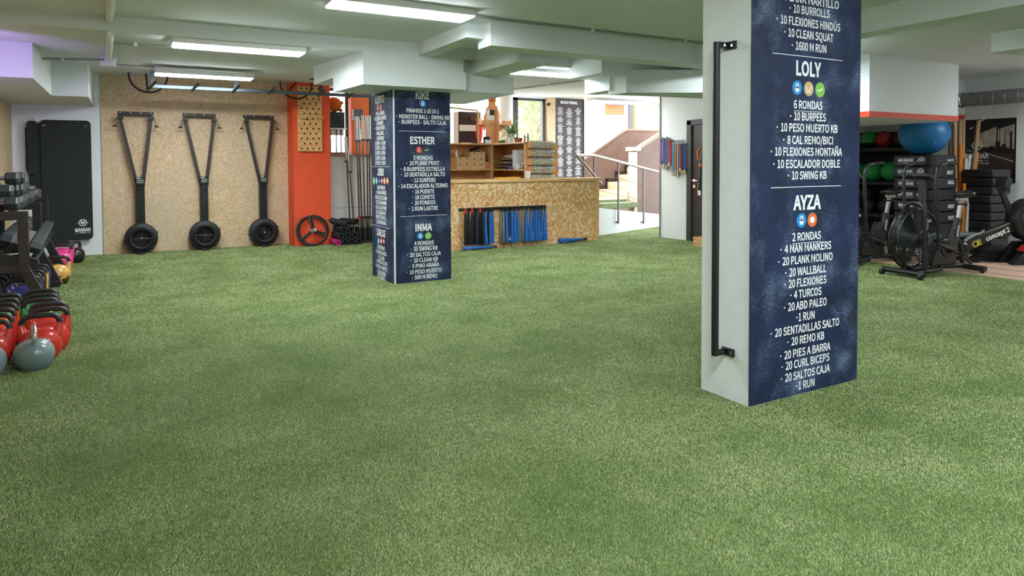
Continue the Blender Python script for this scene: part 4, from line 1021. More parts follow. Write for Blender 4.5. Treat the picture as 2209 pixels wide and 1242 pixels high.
def club_profile(kind):
    L = 0.545
    if kind in ('black', 'blackred', 'navy'): return L + 0.02, [(0.0, -L), (0.022, -L), (0.026, -L + 0.01), (0.025, -0.2), (0.018, -0.05), (0.014, 0.0), (0.02, 0.012), (0.0, 0.02)]
    if kind == 'badge': return L, [(0.0, -L), (0.036, -L), (0.040, -L + 0.012), (0.038, -0.3), (0.026, -0.12), (0.015, -0.03), (0.015, 0), (0.021, 0.012), (0.0, 0.02)]
    if kind in ('silver', 'taper'): return L, [(0.0, -L), (0.022, -L), (0.026, -L + 0.012), (0.024, -0.32), (0.016, -0.14), (0.011, -0.07), (0.011, 0), (0.018, 0.012), (0.0, 0.02)]
    if kind == 'bluethin': return L, [(0.0, -L), (0.022, -L), (0.024, -L + 0.012), (0.022, -0.3), (0.018, -0.06), (0.015, 0), (0.021, 0.012), (0.0, 0.02)]
    if kind == 'blue': return L, [(0.0, -L), (0.030, -L), (0.033, -L + 0.012), (0.031, -0.36), (0.022, -0.18), (0.019, -0.06), (0.015, 0), (0.021, 0.012), (0.0, 0.02)]
    return L, [(0.0, -L), (0.040, -L), (0.044, -L + 0.014), (0.042, -0.42), (0.028, -0.25), (0.021, -0.12), (0.018, -0.04), (0.015, 0), (0.021, 0.012), (0.0, 0.02)]
CN = {'black': 'black', 'blackred': 'black red-gripped', 'navy': 'navy', 'blue': 'blue', 'bluethin': 'slim blue', 'bluewide': 'wide blue', 'badge': 'navy badge-marked', 'silver': 'silver metal', 'taper': 'silver tapered'}
def club(kind, label, loc, rot=0.0, grp='exercise clubs on the counter front'):
    t = thing('exercise_club', label, 'club', loc, rot, group=grp)
    L, prof = club_profile(kind)
    body = {'black': M_black, 'blackred': M_black, 'navy': M_dnavy, 'badge': M_dnavy, 'silver': M_silver, 'taper': M_silver}.get(kind, M_blue)
    cut = -0.05
    MB().lathe([p for p in prof if p[1] <= cut] + [([p for p in prof if p[1] > cut][0][0], cut + 0.001)], 16, close=False).build('club_body', body, t)
    gp = [p for p in prof if p[1] > cut]
    MB().lathe([(gp[0][0] + 0.003, cut)] + [(r + (0.003 if r > 0 else 0), z) for r, z in gp], 14, close=False).build('grip', M_redgrip if kind == 'blackred' else M_rubber, t)
    if kind == 'badge':
        m = MB(); annulus(m, 0, -0.49, 0.018, 0.026, -0.0405, 20); strip(m, [(-0.012, -0.502), (0.012, -0.478)], 0.005, -0.0405); strip(m, [(-0.012, -0.478), (0.012, -0.502)], 0.005, -0.0405)
        m.build('badge', M_letter, t, smooth=0)
    elif kind in ('blue', 'bluewide'):
        r = prof[1][0] + 0.0045; m = MB()
        a0 = -1.15
        for k in range(6):
            zz = -L + 0.03 + k * 0.018
            for q in range(2):
                a = a0 + 0.28 * q; c2 = a + 0.2
                m.add([(r * math.cos(a), r * math.sin(a), zz), (r * math.cos(c2), r * math.sin(c2), zz), (r * math.cos(c2), r * math.sin(c2), zz + 0.012), (r * math.cos(a), r * math.sin(a), zz + 0.012)], [(0, 1, 2, 3)])
        m.build('lettering', M_letter, t, smooth=0)
    return t
_seen = {}
for i, (zx, kind, dy) in enumerate(CLUBS):
    px = 980 + zx * 0.14486
    x = 4.443 + (px - 992) / 184.0 * 1.544
    _seen[kind] = _seen.get(kind, 0) + 1
    club(kind, '%s club hanging from the counter bar, %s of its kind from the far column' % (CN[kind], ORD[_seen[kind] - 1]), (x + (dy + 0.075) * 0.6, 9.55 + dy - 0.03, 0.635))
club('bluewide', 'wide blue club lying on the turf at the right foot of the counter', (6.80, 9.50, 0.05), (0, PI / 2, 0.03), 'clubs lying on the turf')
club('blue', 'blue club lying on the turf by the far column', (5.02, 9.42, 0.04), (0, PI / 2, -0.05), 'clubs lying on the turf')

# ------------------------------------------------------------------ shelf unit behind the counter
M_shelf = wood_mat('orange_birch', (206, 142, 84), (226, 172, 116), 'X', 10)
su = thing('shelf_unit', 'open wooden corner shelf unit behind the reception counter', 'shelf', (4.3, 11.2, 0))
MB().bx(0, 1.62, -0.01, 0.42, 1.685, 1.71).bx(1.59, 2.05, -1.19, 0.42, 1.685, 1.71).build('top_board', M_plyx, su, bevel=0.002)
MB().bx(0, 1.595, 0.0, 0.40, 1.215, 1.24).build('middle_shelf', M_plyx, su)
MB().bx(1.61, 2.03, -1.17, 0.40, 1.215, 1.24).build('middle_shelf', M_plyx, su)
MB().bx(0, 1.62, 0.40, 0.42, 0, 1.685).build('back_panel', M_shelf, su)
MB().bx(2.03, 2.05, -1.17, 0.42, 0, 1.685).build('back_panel', M_shelf, su)
MB().bx(1.62, 2.03, 0.40, 0.42, 0, 1.685).build('back_panel', M_shelf, su)
MB().bx(1.595, 1.62, -0.01, 0.40, 0, 1.685).build('divider', M_plyx, su)
MB().bx(1.60, 2.05, -1.19, -1.165, 0, 1.70).build('end_panel', M_plyx, su)
MB().bx(0, 0.02, 0, 0.40, 0, 1.685).build('end_panel', M_plyx, su)
# log cladding
M_bark, nt, b = new_mat('birch_bark')
tc = nt.nodes.new('ShaderNodeTexCoord'); mp = nt.nodes.new('ShaderNodeMapping'); mp.inputs['Scale'].default_value = (9, 20, 20)
nz = nt.nodes.new('ShaderNodeTexNoise'); nz.inputs['Scale'].default_value = 2.5; nz.inputs['Detail'].default_value = 7; nz.inputs['Roughness'].default_value = 0.7
rp = nt.nodes.new('ShaderNodeValToRGB'); e = rp.color_ramp.elements; e[0].position = 0.36; e[1].position = 0.66; e[0].color = lin((134, 128, 116)); e[1].color = lin((214, 210, 198))
k = e.new(0.5); k.color = lin((172, 168, 154))
nt.links.new(tc.outputs['Object'], mp.inputs['Vector']); nt.links.new(mp.outputs[0], nz.inputs['Vector']); nt.links.new(nz.outputs['Fac'], rp.inputs[0]); nt.links.new(rp.outputs[0], b.inputs['Base Color']); b.inputs['Roughness'].default_value = 0.85
M_cut = P('cut_log_end', (226, 152, 92), 0.7, var=0.12, scale=20)
lgp = thing('log_panel', 'stack of grey-barked logs in a wooden frame at the end of the shelf', 'log panel', (5.95, 10.0, 0))
MB().bx(0.46, 0.53, -0.06, 0.02, 0, 1.70).build('frame_post', M_plyx, lgp, bevel=0.003)
MB().bx(0.0, 0.46, -0.004, 0.008, 0.9, 1.70).build('backing', M_shelf, lgp)
for i in range(5):
    z = 1.655 - 0.142 * i
    l_ = MB().tube([(0.005, -0.07, z), (0.02, -0.07, z), (0.12, -0.07, z + 0.003), (0.3, -0.07, z - 0.002), (0.44, -0.07, z), (0.475, -0.07, z)], [0.064, 0.067, 0.068, 0.066, 0.067, 0.06], 20).build('log', M_bark, lgp)
    MB().cyl((0.004, -0.07, z), (-0.012, -0.07, z), 0.062, 0.060, n=20).build('cut_end', M_cut, l_)
    MB().cyl((0.53, -0.03, z - 0.03), (0.53, -0.075, z - 0.03), 0.052, n=20).build('half_disc', M_cut, lgp)
# drawer boxes
M_mdf = P('pale_plywood_box', (226, 186, 138), 0.6, var=0.05)
def drawers(label, x, nx, nz, w, h):
    t = thing('drawer_box', label, 'drawer box', (x, 11.27, 1.24))
    MB().bx(0, w * nx + 0.006, 0, 0.26, 0, h * nz + 0.006).build('case', M_mdf, t)
    for i in range(nx):
        for j in range(nz):
            d = MB().bx(0.004 + w * i, 0.002 + w * (i + 1) - 0.004, -0.006, 0.0, 0.004 + h * j, h * (j + 1) - 0.002).build('drawer', M_mdf, t, bevel=0.0015)
            MB().bx(w * (i + 0.5) - 0.012, w * (i + 0.5) + 0.012, -0.008, -0.004, h * (j + 1) - 0.035, h * (j + 1) - 0.012).build('finger_hole', M_hole, d)
    return t
drawers('low plywood drawer box with four drawers at the left of the shelf', 5.215, 2, 2, 0.136, 0.108)
drawers('tall plywood drawer box with six drawers beside the low one', 5.495, 2, 3, 0.146, 0.104)
gd = MB().tube([(0, 0, 0), (0.05, 0.0, 0.03), (0.1, 0, 0.035)], 0.02, 8).tube([(0.09, 0, 0.02), (0.15, 0.0, 0.07), (0.19, 0, 0.04)], 0.016, 8).bx(-0.02, 0.2, -0.04, 0.04, -0.018, 0.0)
tag(gd.build('sunglasses', M_blackgloss, loc=(5.53, 11.36, 1.577)), 'black sunglasses lying on top of the tall drawer box', 'sunglasses')
tag(MB().lathe([(0.0, 0), (0.022, 0), (0.024, 0.09), (0.012, 0.105), (0.012, 0.13), (0.0, 0.13)], 14, close=False).build('bottle', M_white, loc=(5.235, 11.33, 1.462)), 'small white bottle standing on the low drawer box', 'bottle')
tag(MB().bx(0, 0.07, 0, 0.05, 0, 0.02).bx(0.08, 0.15, 0.01, 0.05, 0, 0.014).build('phone_charger', M_black, loc=(5.30, 11.3, 1.4625)), 'small black charger lying on the low drawer box', 'charger')
bk = thing('wooden_basket', 'small woven wooden basket right of the tall drawer box', 'basket', (5.812, 11.3, 1.24))
for i in range(4): MB().bx(0, 0.075, 0, 0.16, 0.002 + i * 0.035, 0.032 + i * 0.035).build('slat', M_cut, bk, bevel=0.003)
MB().bx(0.006, 0.07, 0.01, 0.15, 0.14, 0.17).build('dark_contents', M_black, bk)
# right half of the shelf
pk = thing('paper_stack', 'stack of dark folders in the right half of the shelf', 'folders', (6.0, 10.95, 1.24))
for i in range(6):
    MB().box((0.12 + RNG.uniform(-0.02, 0.02), -0.08 + RNG.uniform(-0.03, 0.03), 0.015 + 0.035 * i), (0.24, 0.32, 0.02), (0.03 * (i % 2), 0, RNG.uniform(-0.1, 0.1))).build('folder', M_black if i % 2 == 0 else P('grey_folder_%d' % i, (150, 140, 132), 0.6), pk)
MB().box((0.15, -0.1, 0.24), (0.24, 0.3, 0.012), (0.1, -0.15, 0.1)).build('loose_sheet', M_paper, pk)
bd = thing('ring_binder', 'white file holder standing in the right half of the shelf', 'file holder', (5.99, 10.45, 1.24))
MB().bx(0, 0.22, 0, 0.012, 0, 0.34).bx(0, 0.22, 0.13, 0.142, 0, 0.34).bx(0.21, 0.22, 0.012, 0.13, 0, 0.34).bx(0, 0.01, 0.012, 0.13, 0, 0.12).build('shell', M_white, bd)
MB().bx(0.03, 0.2, 0.02, 0.12, 0.005, 0.30).build('papers', M_paper, bd)
fr_ = thing('letter_tray', 'clear white stacked letter tray beside the log panel', 'tray', (6.0, 10.1, 1.24))
for i in range(4): MB().bx(0, 0.24, 0, 0.2, 0.02 + 0.08 * i, 0.03 + 0.08 * i).build('tray_shelf', M_white, fr_)
MB().bx(0.23, 0.24, 0, 0.2, 0, 0.34).bx(0.0, 0.24, 0.2, 0.208, 0, 0.34).build('tray_side', M_white, fr_)
cu = thing('mug', 'white mug standing in front of the white file holder', 'mug', (5.965, 10.36, 1.24))
MB().lathe([(0.0, 0.0), (0.035, 0), (0.04, 0.1), (0.036, 0.1), (0.032, 0.008), (0, 0.008)], 18, close=False).build('cup', M_white, cu)
MB().ring((0.0, -0.048, 0.05), 0.024, 0.005, 14, 6, 'X').build('handle', M_white, cu)
tag(MB().tube([(0, 0, 0.02), (0.05, 0.08, 0.03), (0.02, 0.2, 0.02)], 0.02, 8).build('black_strap', M_black, loc=(5.94, 10.78, 1.242)), 'black strap lying on the front edge of the right shelf', 'strap')
tag(MB().bx(0, 0.06, 0, 0.1, 0, 0.03).build('blue_case', P('blue_case', (40, 70, 190), 0.5), bevel=0.006, loc=(5.93, 10.55, 1.24)), 'small blue case lying on the right shelf', 'case')
tag(MB().sph((0, 0, 0.03), (0.03, 0.06, 0.03)).sph((0.05, 0.05, 0.025), 0.025).build('black_pouch', M_black, loc=(5.97, 10.12, 1.24)), 'small black pouch lying under the letter tray', 'pouch')
tag(MB().lathe([(0.0, 0.0), (0.04, 0), (0.046, 0.1), (0.05, 0.12), (0.04, 0.125), (0, 0.12)], 18, close=False).build('paper_cup', M_white, loc=(5.80, 9.74, 1.09)), 'white paper cup on the counter in front of the logs', 'cup')
tag(MB().bx(0, 0.38, 0, 0.2, 0, 0.028).build('yellow_folder', P('yellow_folder', (226, 170, 70), 0.6), loc=(5.2, 9.6, 1.09)), 'flat yellow folder lying on the counter', 'folder')

# things on top of the shelf
M_mdf2 = wood_mat('orange_mdf', (230, 158, 104), (240, 178, 126), 'Z', 8)
fg = thing('cutout_stand', 'tall orange plywood cut-out stand with side trays on the shelf', 'stand', (5.975, 11.35, 1.71))
body = [(-0.15, 0), (0.15, 0), (0.15, 0.16), (0.13, 0.3), (0.15, 0.42), (0.17, 0.55), (0.13, 0.62), (0.12, 0.70), (0.08, 0.72), (0.06, 0.80), (-0.06, 0.80), (-0.07, 0.70), (-0.12, 0.66), (-0.13, 0.58), (-0.17, 0.50), (-0.15, 0.38), (-0.12, 0.25)]
MB().plate(body, -0.012, 0.012).build('cutout_panel', M_mdf2, fg, bevel=0.002)
MB().plate([(0.09, 0.0), (0.14, 0.0), (0.14, 0.6), (0.09, 0.66)], -0.035, -0.02).build('side_rib', M_mdf2, fg)
for sg in (-1, 1):
    x0, x1 = (0.14, 0.34) if sg > 0 else (-0.28, -0.14)
    MB().bx(x0, x1, -0.14, 0.02, 0.34, 0.355).bx(x0, x1, -0.15, -0.14, 0.34, 0.43).bx(x1 - 0.01 if sg > 0 else x0, x1 if sg > 0 else x0 + 0.01, -0.14, 0.02, 0.34, 0.46).plate([(x0 + 0.01, 0.34), (x1 - 0.01, 0.34), (0.14 * sg, 0.22)] if sg > 0 else [(x1, 0.34), (x0 + 0.05, 0.34), (x1, 0.22)], -0.01, 0.01).build('side_tray', M_mdf2, fg, bevel=0.002)
top = MB()
for i in range(7): top.sph((-0.05 + 0.018 * i, -0.01, 0.82 + 0.02 * math.sin(i * 1.7)), (0.024, 0.03, 0.03), 12, 8)
top.build('carved_top', P('carved_orange', (226, 110, 48), 0.7, var=0.2), fg)
MB().bx(-0.115, -0.05, -0.016, -0.013, 0.44, 0.64).build('notice', M_paper, fg)
MB().bx(-0.045, 0.05, -0.016, -0.013, 0.44, 0.53).build('notice', M_paper, fg)
MB().bx(-0.045, 0.05, -0.016, -0.013, 0.535, 0.635).build('black_card', M_black, fg)
tag(MB().bx(0, 0.14, 0, 0.01, 0, 0.13).bx(0.02, 0.12, -0.012, 0.05, 0, 0.02).build('table_sign', M_black, loc=(5.76, 11.26, 1.71), rot=(-0.15, 0, 0)), 'small black table sign standing on top of the shelf', 'sign')
tag(MB().bx(0, 0.1, 0, 0.06, 0, 0.07).build('white_box', M_paper, loc=(5.79, 11.17 + 0.03, 1.71)), 'small white box on top of the shelf in front of the black sign', 'box')
tag(MB().bx(0, 0.09, 0, 0.05, 0, 0.02).build('orange_box', KC['orange'], loc=(5.68, 11.22, 1.71)), 'flat orange box on top of the shelf near its front edge', 'box')
tag(MB().bx(0, 0.08, 0, 0.05, 0, 0.07).build('orange_crate', KC['orange'], loc=(6.10, 11.12, 1.71)), 'orange cube-shaped box on top of the shelf', 'box')
gr = MB()
for i in range(8): gr.sph((RNG.uniform(-0.06, 0.06), RNG.uniform(-0.03, 0.03), RNG.uniform(0.015, 0.05)), (0.03, 0.025, 0.016), 10, 6)
tag(gr.build('green_cloth', KC['green'], loc=(6.02, 11.05, 1.71)), 'crumpled green cloth on top of the shelf', 'cloth')
gr = MB()
for i in range(14): gr.sph((RNG.uniform(-0.08, 0.08), RNG.uniform(-0.05, 0.05), RNG.uniform(0.02, 0.09)), (0.028, 0.022, 0.026), 8, 6)
tag(gr.build('brown_garland', P('rust_brown', (150, 74, 44), 0.8, var=0.3), loc=(6.12, 10.62, 1.71)), 'rust brown tangled garland on top of the shelf', 'garland')
tag(MB().lathe([(0, 0), (0.035, 0), (0.038, 0.09), (0.036, 0.1), (0, 0.1)], 18, close=False).build('glass_jar', P('pale_glass_jar', (196, 200, 196), 0.1, var=0), loc=(6.06, 10.9, 1.71)), 'pale glass jar on top of the shelf', 'jar')
tag(MB().lathe([(0, 0), (0.016, 0), (0.016, 0.1), (0.006, 0.12), (0.006, 0.17), (0, 0.17)], 12, close=False).build('dark_bottle', M_black, loc=(6.2, 10.78, 1.71)), 'slim dark bottle on top of the shelf beside the garland', 'bottle')
for i, (dx, h_, m_) in enumerate(((0.0, 0.13, M_mdf2), (0.07, 0.16, M_galv))):
    tag(MB().lathe([(0, 0), (0.024, 0), (0.024, h_ * 0.7), (0.014, h_ * 0.8), (0.014, h_), (0, h_)], 14, close=False).build('spray_bottle', m_, loc=(6.0 + dx, 10.18, 1.71)), ('brown bottle on top of the shelf above the logs', 'grey bottle on top of the shelf above the logs')[i], 'bottle')
tag(MB().bx(0, 0.2, 0, 0.03, 0, 0.015).build('wooden_ruler', M_mdf, loc=(5.3, 11.25, 1.71)), 'flat wooden strip lying on the left of the shelf top', 'strip')
# potted plant
M_leaf = P('spider_plant_leaf', (120, 150, 84), 0.5, var=0.25, scale=8)
pp = thing('potted_plant', 'bushy green plant with long thin leaves on the shelf corner', 'plant', (6.27, 11.12, 1.71))
MB().lathe([(0, 0), (0.07, 0), (0.1, 0.17), (0.108, 0.18), (0.095, 0.18), (0.09, 0.15), (0, 0.15)], 20, close=False).build('pot', M_white, pp)
lf = MB()
for i in range(90):
    a = RNG.uniform(0, 2 * PI); L = RNG.uniform(0.3, 0.58); up = RNG.uniform(0.25, 1.0); w = RNG.uniform(0.008, 0.014)
    pts = []
    for k in range(6):
        s_ = k / 5
        rr = L * s_ * (1 - 0.25 * up); zz = 0.15 + L * up * s_ - 0.55 * L * s_ * s_ * (1.2 - up * 0.8)
        pts.append(Vector((rr * math.cos(a), rr * math.sin(a), zz)))
    sd = Vector((-math.sin(a), math.cos(a), 0))
    v = []
    for k, p in enumerate(pts):
        ww = w * (1 - (k / 5) ** 2) + 0.001
        v += [tuple(p - sd * ww), tuple(p + sd * ww)]
    lf.add(v, [(2 * k, 2 * k + 1, 2 * k + 3, 2 * k + 2) for k in range(5)])
lf.build('leaves', M_leaf, pp)
# cabinets behind
cb_ = thing('locker_cabinet', 'dark plum cabinet with a white band behind the shelf', 'cabinet', (5.43, 11.88, 0))
M_plum = P('plum_laminate', (58, 40, 50), 0.4)
MB().bx(-0.1, 0.0, -0.23, 0.0, 1.517, 2.30).build('side_panel', M_white, cb_)
MB().bx(0.0, 0.47, -0.22, 0.0, 1.517, 2.32).build('carcass', M_plum, cb_)
MB().bx(0.02, 0.46, -0.24, -0.22, 2.08, 2.30).build('door', M_plum, cb_, bevel=0.003)
MB().bx(0.02, 0.46, -0.238, -0.22, 1.955, 2.07).build('white_band', M_paper, cb_)
dd = MB().bx(0.02, 0.46, -0.24, -0.22, 1.52, 1.945).build('door', M_plum, cb_, bevel=0.003)
MB().bx(0.22, 0.37, -0.27, -0.24, 2.15, 2.22).build('latch', M_darksteel, cb_, bevel=0.006)
MB().ring((0.3, -0.242, 1.83), 0.055, 0.004, 4, 6, 'Y').build('latch', M_darksteel, dd)
M_rope = P('sisal_rope', (206, 178, 128), 0.85, var=0.15, scale=60, bump=0.4, bscale=150)
tag(MB().tube([(4.9, 11.35, 2.36), (5.2, 11.35, 2.355), (5.45, 11.37, 2.335), (5.66, 11.36, 2.325), (5.695, 11.34, 2.29), (5.69, 11.34, 2.1), (5.70, 11.34, 1.72)], 0.017, 10).build('rope', M_rope), 'thick pale rope draped over the plum cabinet', 'rope')
tag(MB().sph((0, 0, 0.25), (0.07, 0.06, 0.25), 20, 14).build('punching_bag', P('red_leather', (214, 50, 36), 0.4), loc=(5.80, 11.52, 1.71)), 'red upright bag beside the cut-out stand on the shelf', 'bag')

# ------------------------------------------------------------------ tall list board, camera, handrail, ramp, stairs
wl = thing('list_board', 'tall brown list board with a heading and three columns of small print', 'board', (7.70, 11.85, 0.95))
M_aub = P('aubergine_board', (64, 54, 62), 0.55, var=0.08, scale=6)
MB().bx(0, 0.73, 0, 0.03, 0, 1.78).build('board_panel', M_aub, wl)
for x in (-0.012, 0.722): MB().bx(x, x + 0.02, -0.012, 0.035, 0, 1.78).build('edge_strip', M_black, wl)
lt = MB(); textw(lt, 'WODS PRIMAL', 0.365, 1.655, 0.06, -0.003, 0.82, bold=0.004)
lt.build('heading', M_letter, wl, smooth=0)
for cx in (0.14, 0.365, 0.59):
    lt = MB()
    z = 1.55 - (0.0 if cx < 0.3 else 0.02 if cx < 0.5 else 0.01)
    while z > 0.05:
        n = int(RNG.integers(5, 12))
        strip(lt, [(cx - 0.035, z), (cx + 0.035, z)], 0.011, -0.003); z -= 0.026
        for k in range(n):
            if z < 0.03: break
            w = RNG.uniform(0.035, 0.085); strip(lt, [(cx - w, z), (cx + w, z)], 0.0065, -0.003); z -= 0.0175
        z -= 0.02
        strip(lt, [(cx - 0.1, z + 0.012), (cx + 0.1, z + 0.012)], 0.0015, -0.003); z -= 0.015
    lt.build('text_column', M_letter, wl, smooth=0)
sc_ = thing('security_camera', 'small dark security camera on the strand board post', 'camera', (7.545, 11.80, 2.55))
MB().bx(-0.03, 0.0, -0.02, 0, -0.03, 0.03).build('mount', M_darksteel, sc_)
MB().cyl((-0.02, -0.03, 0.0), (-0.10, -0.12, -0.02), 0.032, n=16).build('camera_body', M_darksteel, sc_)

M_rail = P('pale_steel_rail', (150, 142, 134), 0.35, 0.9, var=0.05)
def rail_pt(x, z): return (x, 10.20 + (x - 7.61) * 0.3784 - 0.05, z)
hrl = thing('handrail', 'steel handrail with thin wires along the entrance ramp', 'handrail', rail_pt(7.42, 0))
o_ = Vector(rail_pt(7.42, 0))
rel = lambda x, z: tuple(Vector(rail_pt(x, z)) - o_)
MB().tube([rel(6.86, 1.478), rel(7.40, 1.482), rel(7.45, 1.474), rel(9.9, 1.13)], 0.027, 14).build('top_rail', M_rail, hrl)
MB().tube([rel(6.86, 1.478), (rel(6.86, 1.478)[0] + 0.30, rel(6.86, 1.478)[1] + 0.04, 1.23), (rel(6.86, 1.478)[0] + 0.62, rel(6.86, 1.478)[1] + 0.1, 0.96)], 0.025, 12).build('stair_rail', M_rail, hrl)
for (x, z0, z1) in ((7.40, 0.3, 1.48), (8.19, 0.18, 1.36), (9.11, 0.11, 1.23)):
    MB().box((rel(x, 0)[0], rel(x, 0)[1], (z0 + z1) / 2), (0.035, 0.02, z1 - z0), (0, 0, 0.36)).build('post', M_frame, hrl)
    MB().cyl((rel(x, z0 + 0.03)), (rel(x, z0 + 0.03)[0] - 0.02, rel(x, z0 + 0.03)[1] + 0.06, z0 + 0.03), 0.016, n=10).build('anchor', M_frame, hrl)
MB().tube([rel(7.40, 1.165), rel(9.9, 0.79)], 0.005, 6).build('wire', M_darksteel, hrl)
MB().tube([rel(7.40, 0.868), rel(9.9, 0.45)], 0.005, 6).build('wire', M_darksteel, hrl)

def slope_wall(x0, x1, za, zb, off, th):
    y0 = 10.20 + (x0 - 7.61) * 0.3784 + off; y1 = 10.20 + (x1 - 7.61) * 0.3784 + off
    m = MB(); v = [(x0, y0, 0), (x1, y1, 0), (x1, y1 + th, 0), (x0, y0 + th, 0), (x0, y0, za), (x1, y1, zb), (x1, y1 + th, zb), (x0, y0 + th, za)]
    return m.add(v, [(3, 2, 1, 0), (4, 5, 6, 7), (0, 1, 5, 4), (1, 2, 6, 5), (2, 3, 7, 6), (3, 0, 4, 7)])
struct('wall_ramp', slope_wall(6.85, 11.2, 0.60, 0.10, 0.0, 0.1), M_wall, 'low white wall of the entrance ramp under the handrail', 'wall')
M_beige = P('beige_stone', (206, 184, 152), 0.7, var=0.08, scale=14)
struct('ramp', slope_wall(6.85, 11.2, 0.57, 0.07, 0.1, 0.9), P('dark_green_carpet', (86, 104, 70), 0.9, var=0.15, scale=40), 'green carpeted entrance ramp behind the handrail', 'ramp')
for i, (x0, x1, y) in enumerate(((8.35, 9.25, 11.45), (8.45, 9.4, 11.22))):
    tag(MB().bx(x0, x1, y, y + 0.16, 0.45 - 0.04 * i, 0.58 - 0.06 * i).build('door_mat', P('mat_green_%d' % i, (112, 122, 92), 0.95, var=0.2, scale=60), bevel=0.01), ('dark green mat at the foot of the outside stairs', 'dark green mat on the ramp in front of the other mat')[i], 'mat')
st = thing('stairs', 'beige stone stairs climbing to the street behind the ramp', 'stairs', (8.9, 11.5, 0), kind='structure')
MB().bx(-0.5, 0.15, 0.05, 1.1, 0.0, 0.46).build('landing', M_beige, st)
for i in range(9):
    MB().bx(0.15 + 0.28 * i, 3.0, 0.0, 1.1, 0.42 + 0.165 * i, 0.585 + 0.165 * i).build('step', M_beige, st, bevel=0.006)
    MB().bx(0.13 + 0.28 * i, 0.44 + 0.28 * i, 1.06, 1.1, 0.585 + 0.165 * i, 0.66 + 0.165 * i).bx(0.11 + 0.28 * i, 0.16 + 0.28 * i, 1.06, 1.1, 0.46 + 0.165 * i, 0.66 + 0.165 * i).build('skirting', M_brown, st)
M_brownwall = P('brown_wall_paint', (112, 90, 84), 0.7, var=0.12, scale=5, bump=0.05)
M_coping = P('wall_coping', (150, 130, 120), 0.7)
bw = thing('wall_stairs', 'far brown stair wall rising towards the street', 'wall', (0, 12.6, 0), kind='structure')
MB().plate([(8.44, 0), (8.44, 1.10), (10.10, 2.07), (10.2, 2.11), (12.5, 2.14), (12.5, 0)], 0, 0.14).build('wall_body', M_brownwall, bw)
MB().plate([(8.42, 1.09), (8.42, 1.13), (10.09, 2.10), (10.2, 2.145), (12.5, 2.175), (12.5, 2.13), (10.2, 2.10), (10.1, 2.06)], -0.02, 0.16).build('coping', M_coping, bw)
bw = thing('wall_stairs', 'near brown stair wall next to the medal wall', 'wall', (0, 11.34, 0), kind='structure')
MB().plate([(9.45, 0), (9.45, 1.58), (10.05, 1.90), (11.2, 2.5), (11.2, 0)], 0, 0.14).build('wall_body', M_brownwall, bw)
MB().plate([(9.42, 1.57), (9.42, 1.62), (10.05, 1.95), (11.2, 2.55), (11.2, 2.5), (10.05, 1.9)], -0.02, 0.16).build('coping', M_coping, bw)
MB().bx(9.36, 9.45, -0.02, 0.17, 0.0, 1.58).bx(9.31, 9.52, -0.06, 0.21, 1.60, 1.68).build('end_post', P('cream_post', (212, 196, 172), 0.7, var=0.1), bw, bevel=0.008)

# ------------------------------------------------------------------ outside
M_street = P('pale_pavement', (190, 186, 178), 0.8, var=0.08)
struct('ground', MB().bx(-14, 40, 12.9, 50, 1.0, 1.25), M_street, 'sunlit pavement outside the windows', 'ground')
bd_ = thing('street_building', 'white street building with an orange band and a blue sign outside', 'building', (12.9, 17.0, 1.25))
M_block = P('white_block_wall', (226, 222, 214), 0.8, var=0.05)
MB().bx(0.0, 0.72, 0, 3, 0, 2.2).build('wall', M_block, bd_)
MB().bx(-0.0, 0.72, -0.02, 0, 1.60, 1.97).build('orange_band', M_orange, bd_)
MB().bx(0.72, 1.08, -0.05, 3, 0, 2.6).build('pillar', P('pinkish_pillar', (236, 206, 190), 0.8), bd_)
MB().bx(1.08, 1.18, -0.06, 3, 0, 2.6).build('orange_edge', M_orange, bd_)
sg_ = MB().bx(-0.06, 0.70, -0.25, -0.12, 1.90, 2.18).build('sign', P('blue_sign', (40, 110, 190), 0.4), bd_)
x_ = MB(); text(x_, 'BI', 0.0, 0.17, 2.04, 0.18, -0.252, bold=0.006); x_.build('lettering', M_letter, sg_, smooth=0)
x_ = MB()
for i in range(5): x_.bx(0.22 + 0.09 * i, 0.285 + 0.09 * i, -0.256, -0.25, 1.96, 2.10)
x_.build('red_letters', M_red, sg_)
for i in range(5): MB().bx(0.0, 0.72, -0.005, 0.0, 0.25 + 0.28 * i, 0.26 + 0.28 * i).build('joint', M_coping, bd_)
tag(MB().bx(12.25, 12.37, 14.98, 15.1, 1.25, 4.2).build('lamp_post', M_frame), 'dark upright post between the street building and the leafy shrub', 'post')
M_foli = P('street_foliage', (124, 148, 96), 0.8, var=0.35, scale=3)
M_trunk = P('tree_trunk', (120, 104, 90), 0.9, var=0.2)
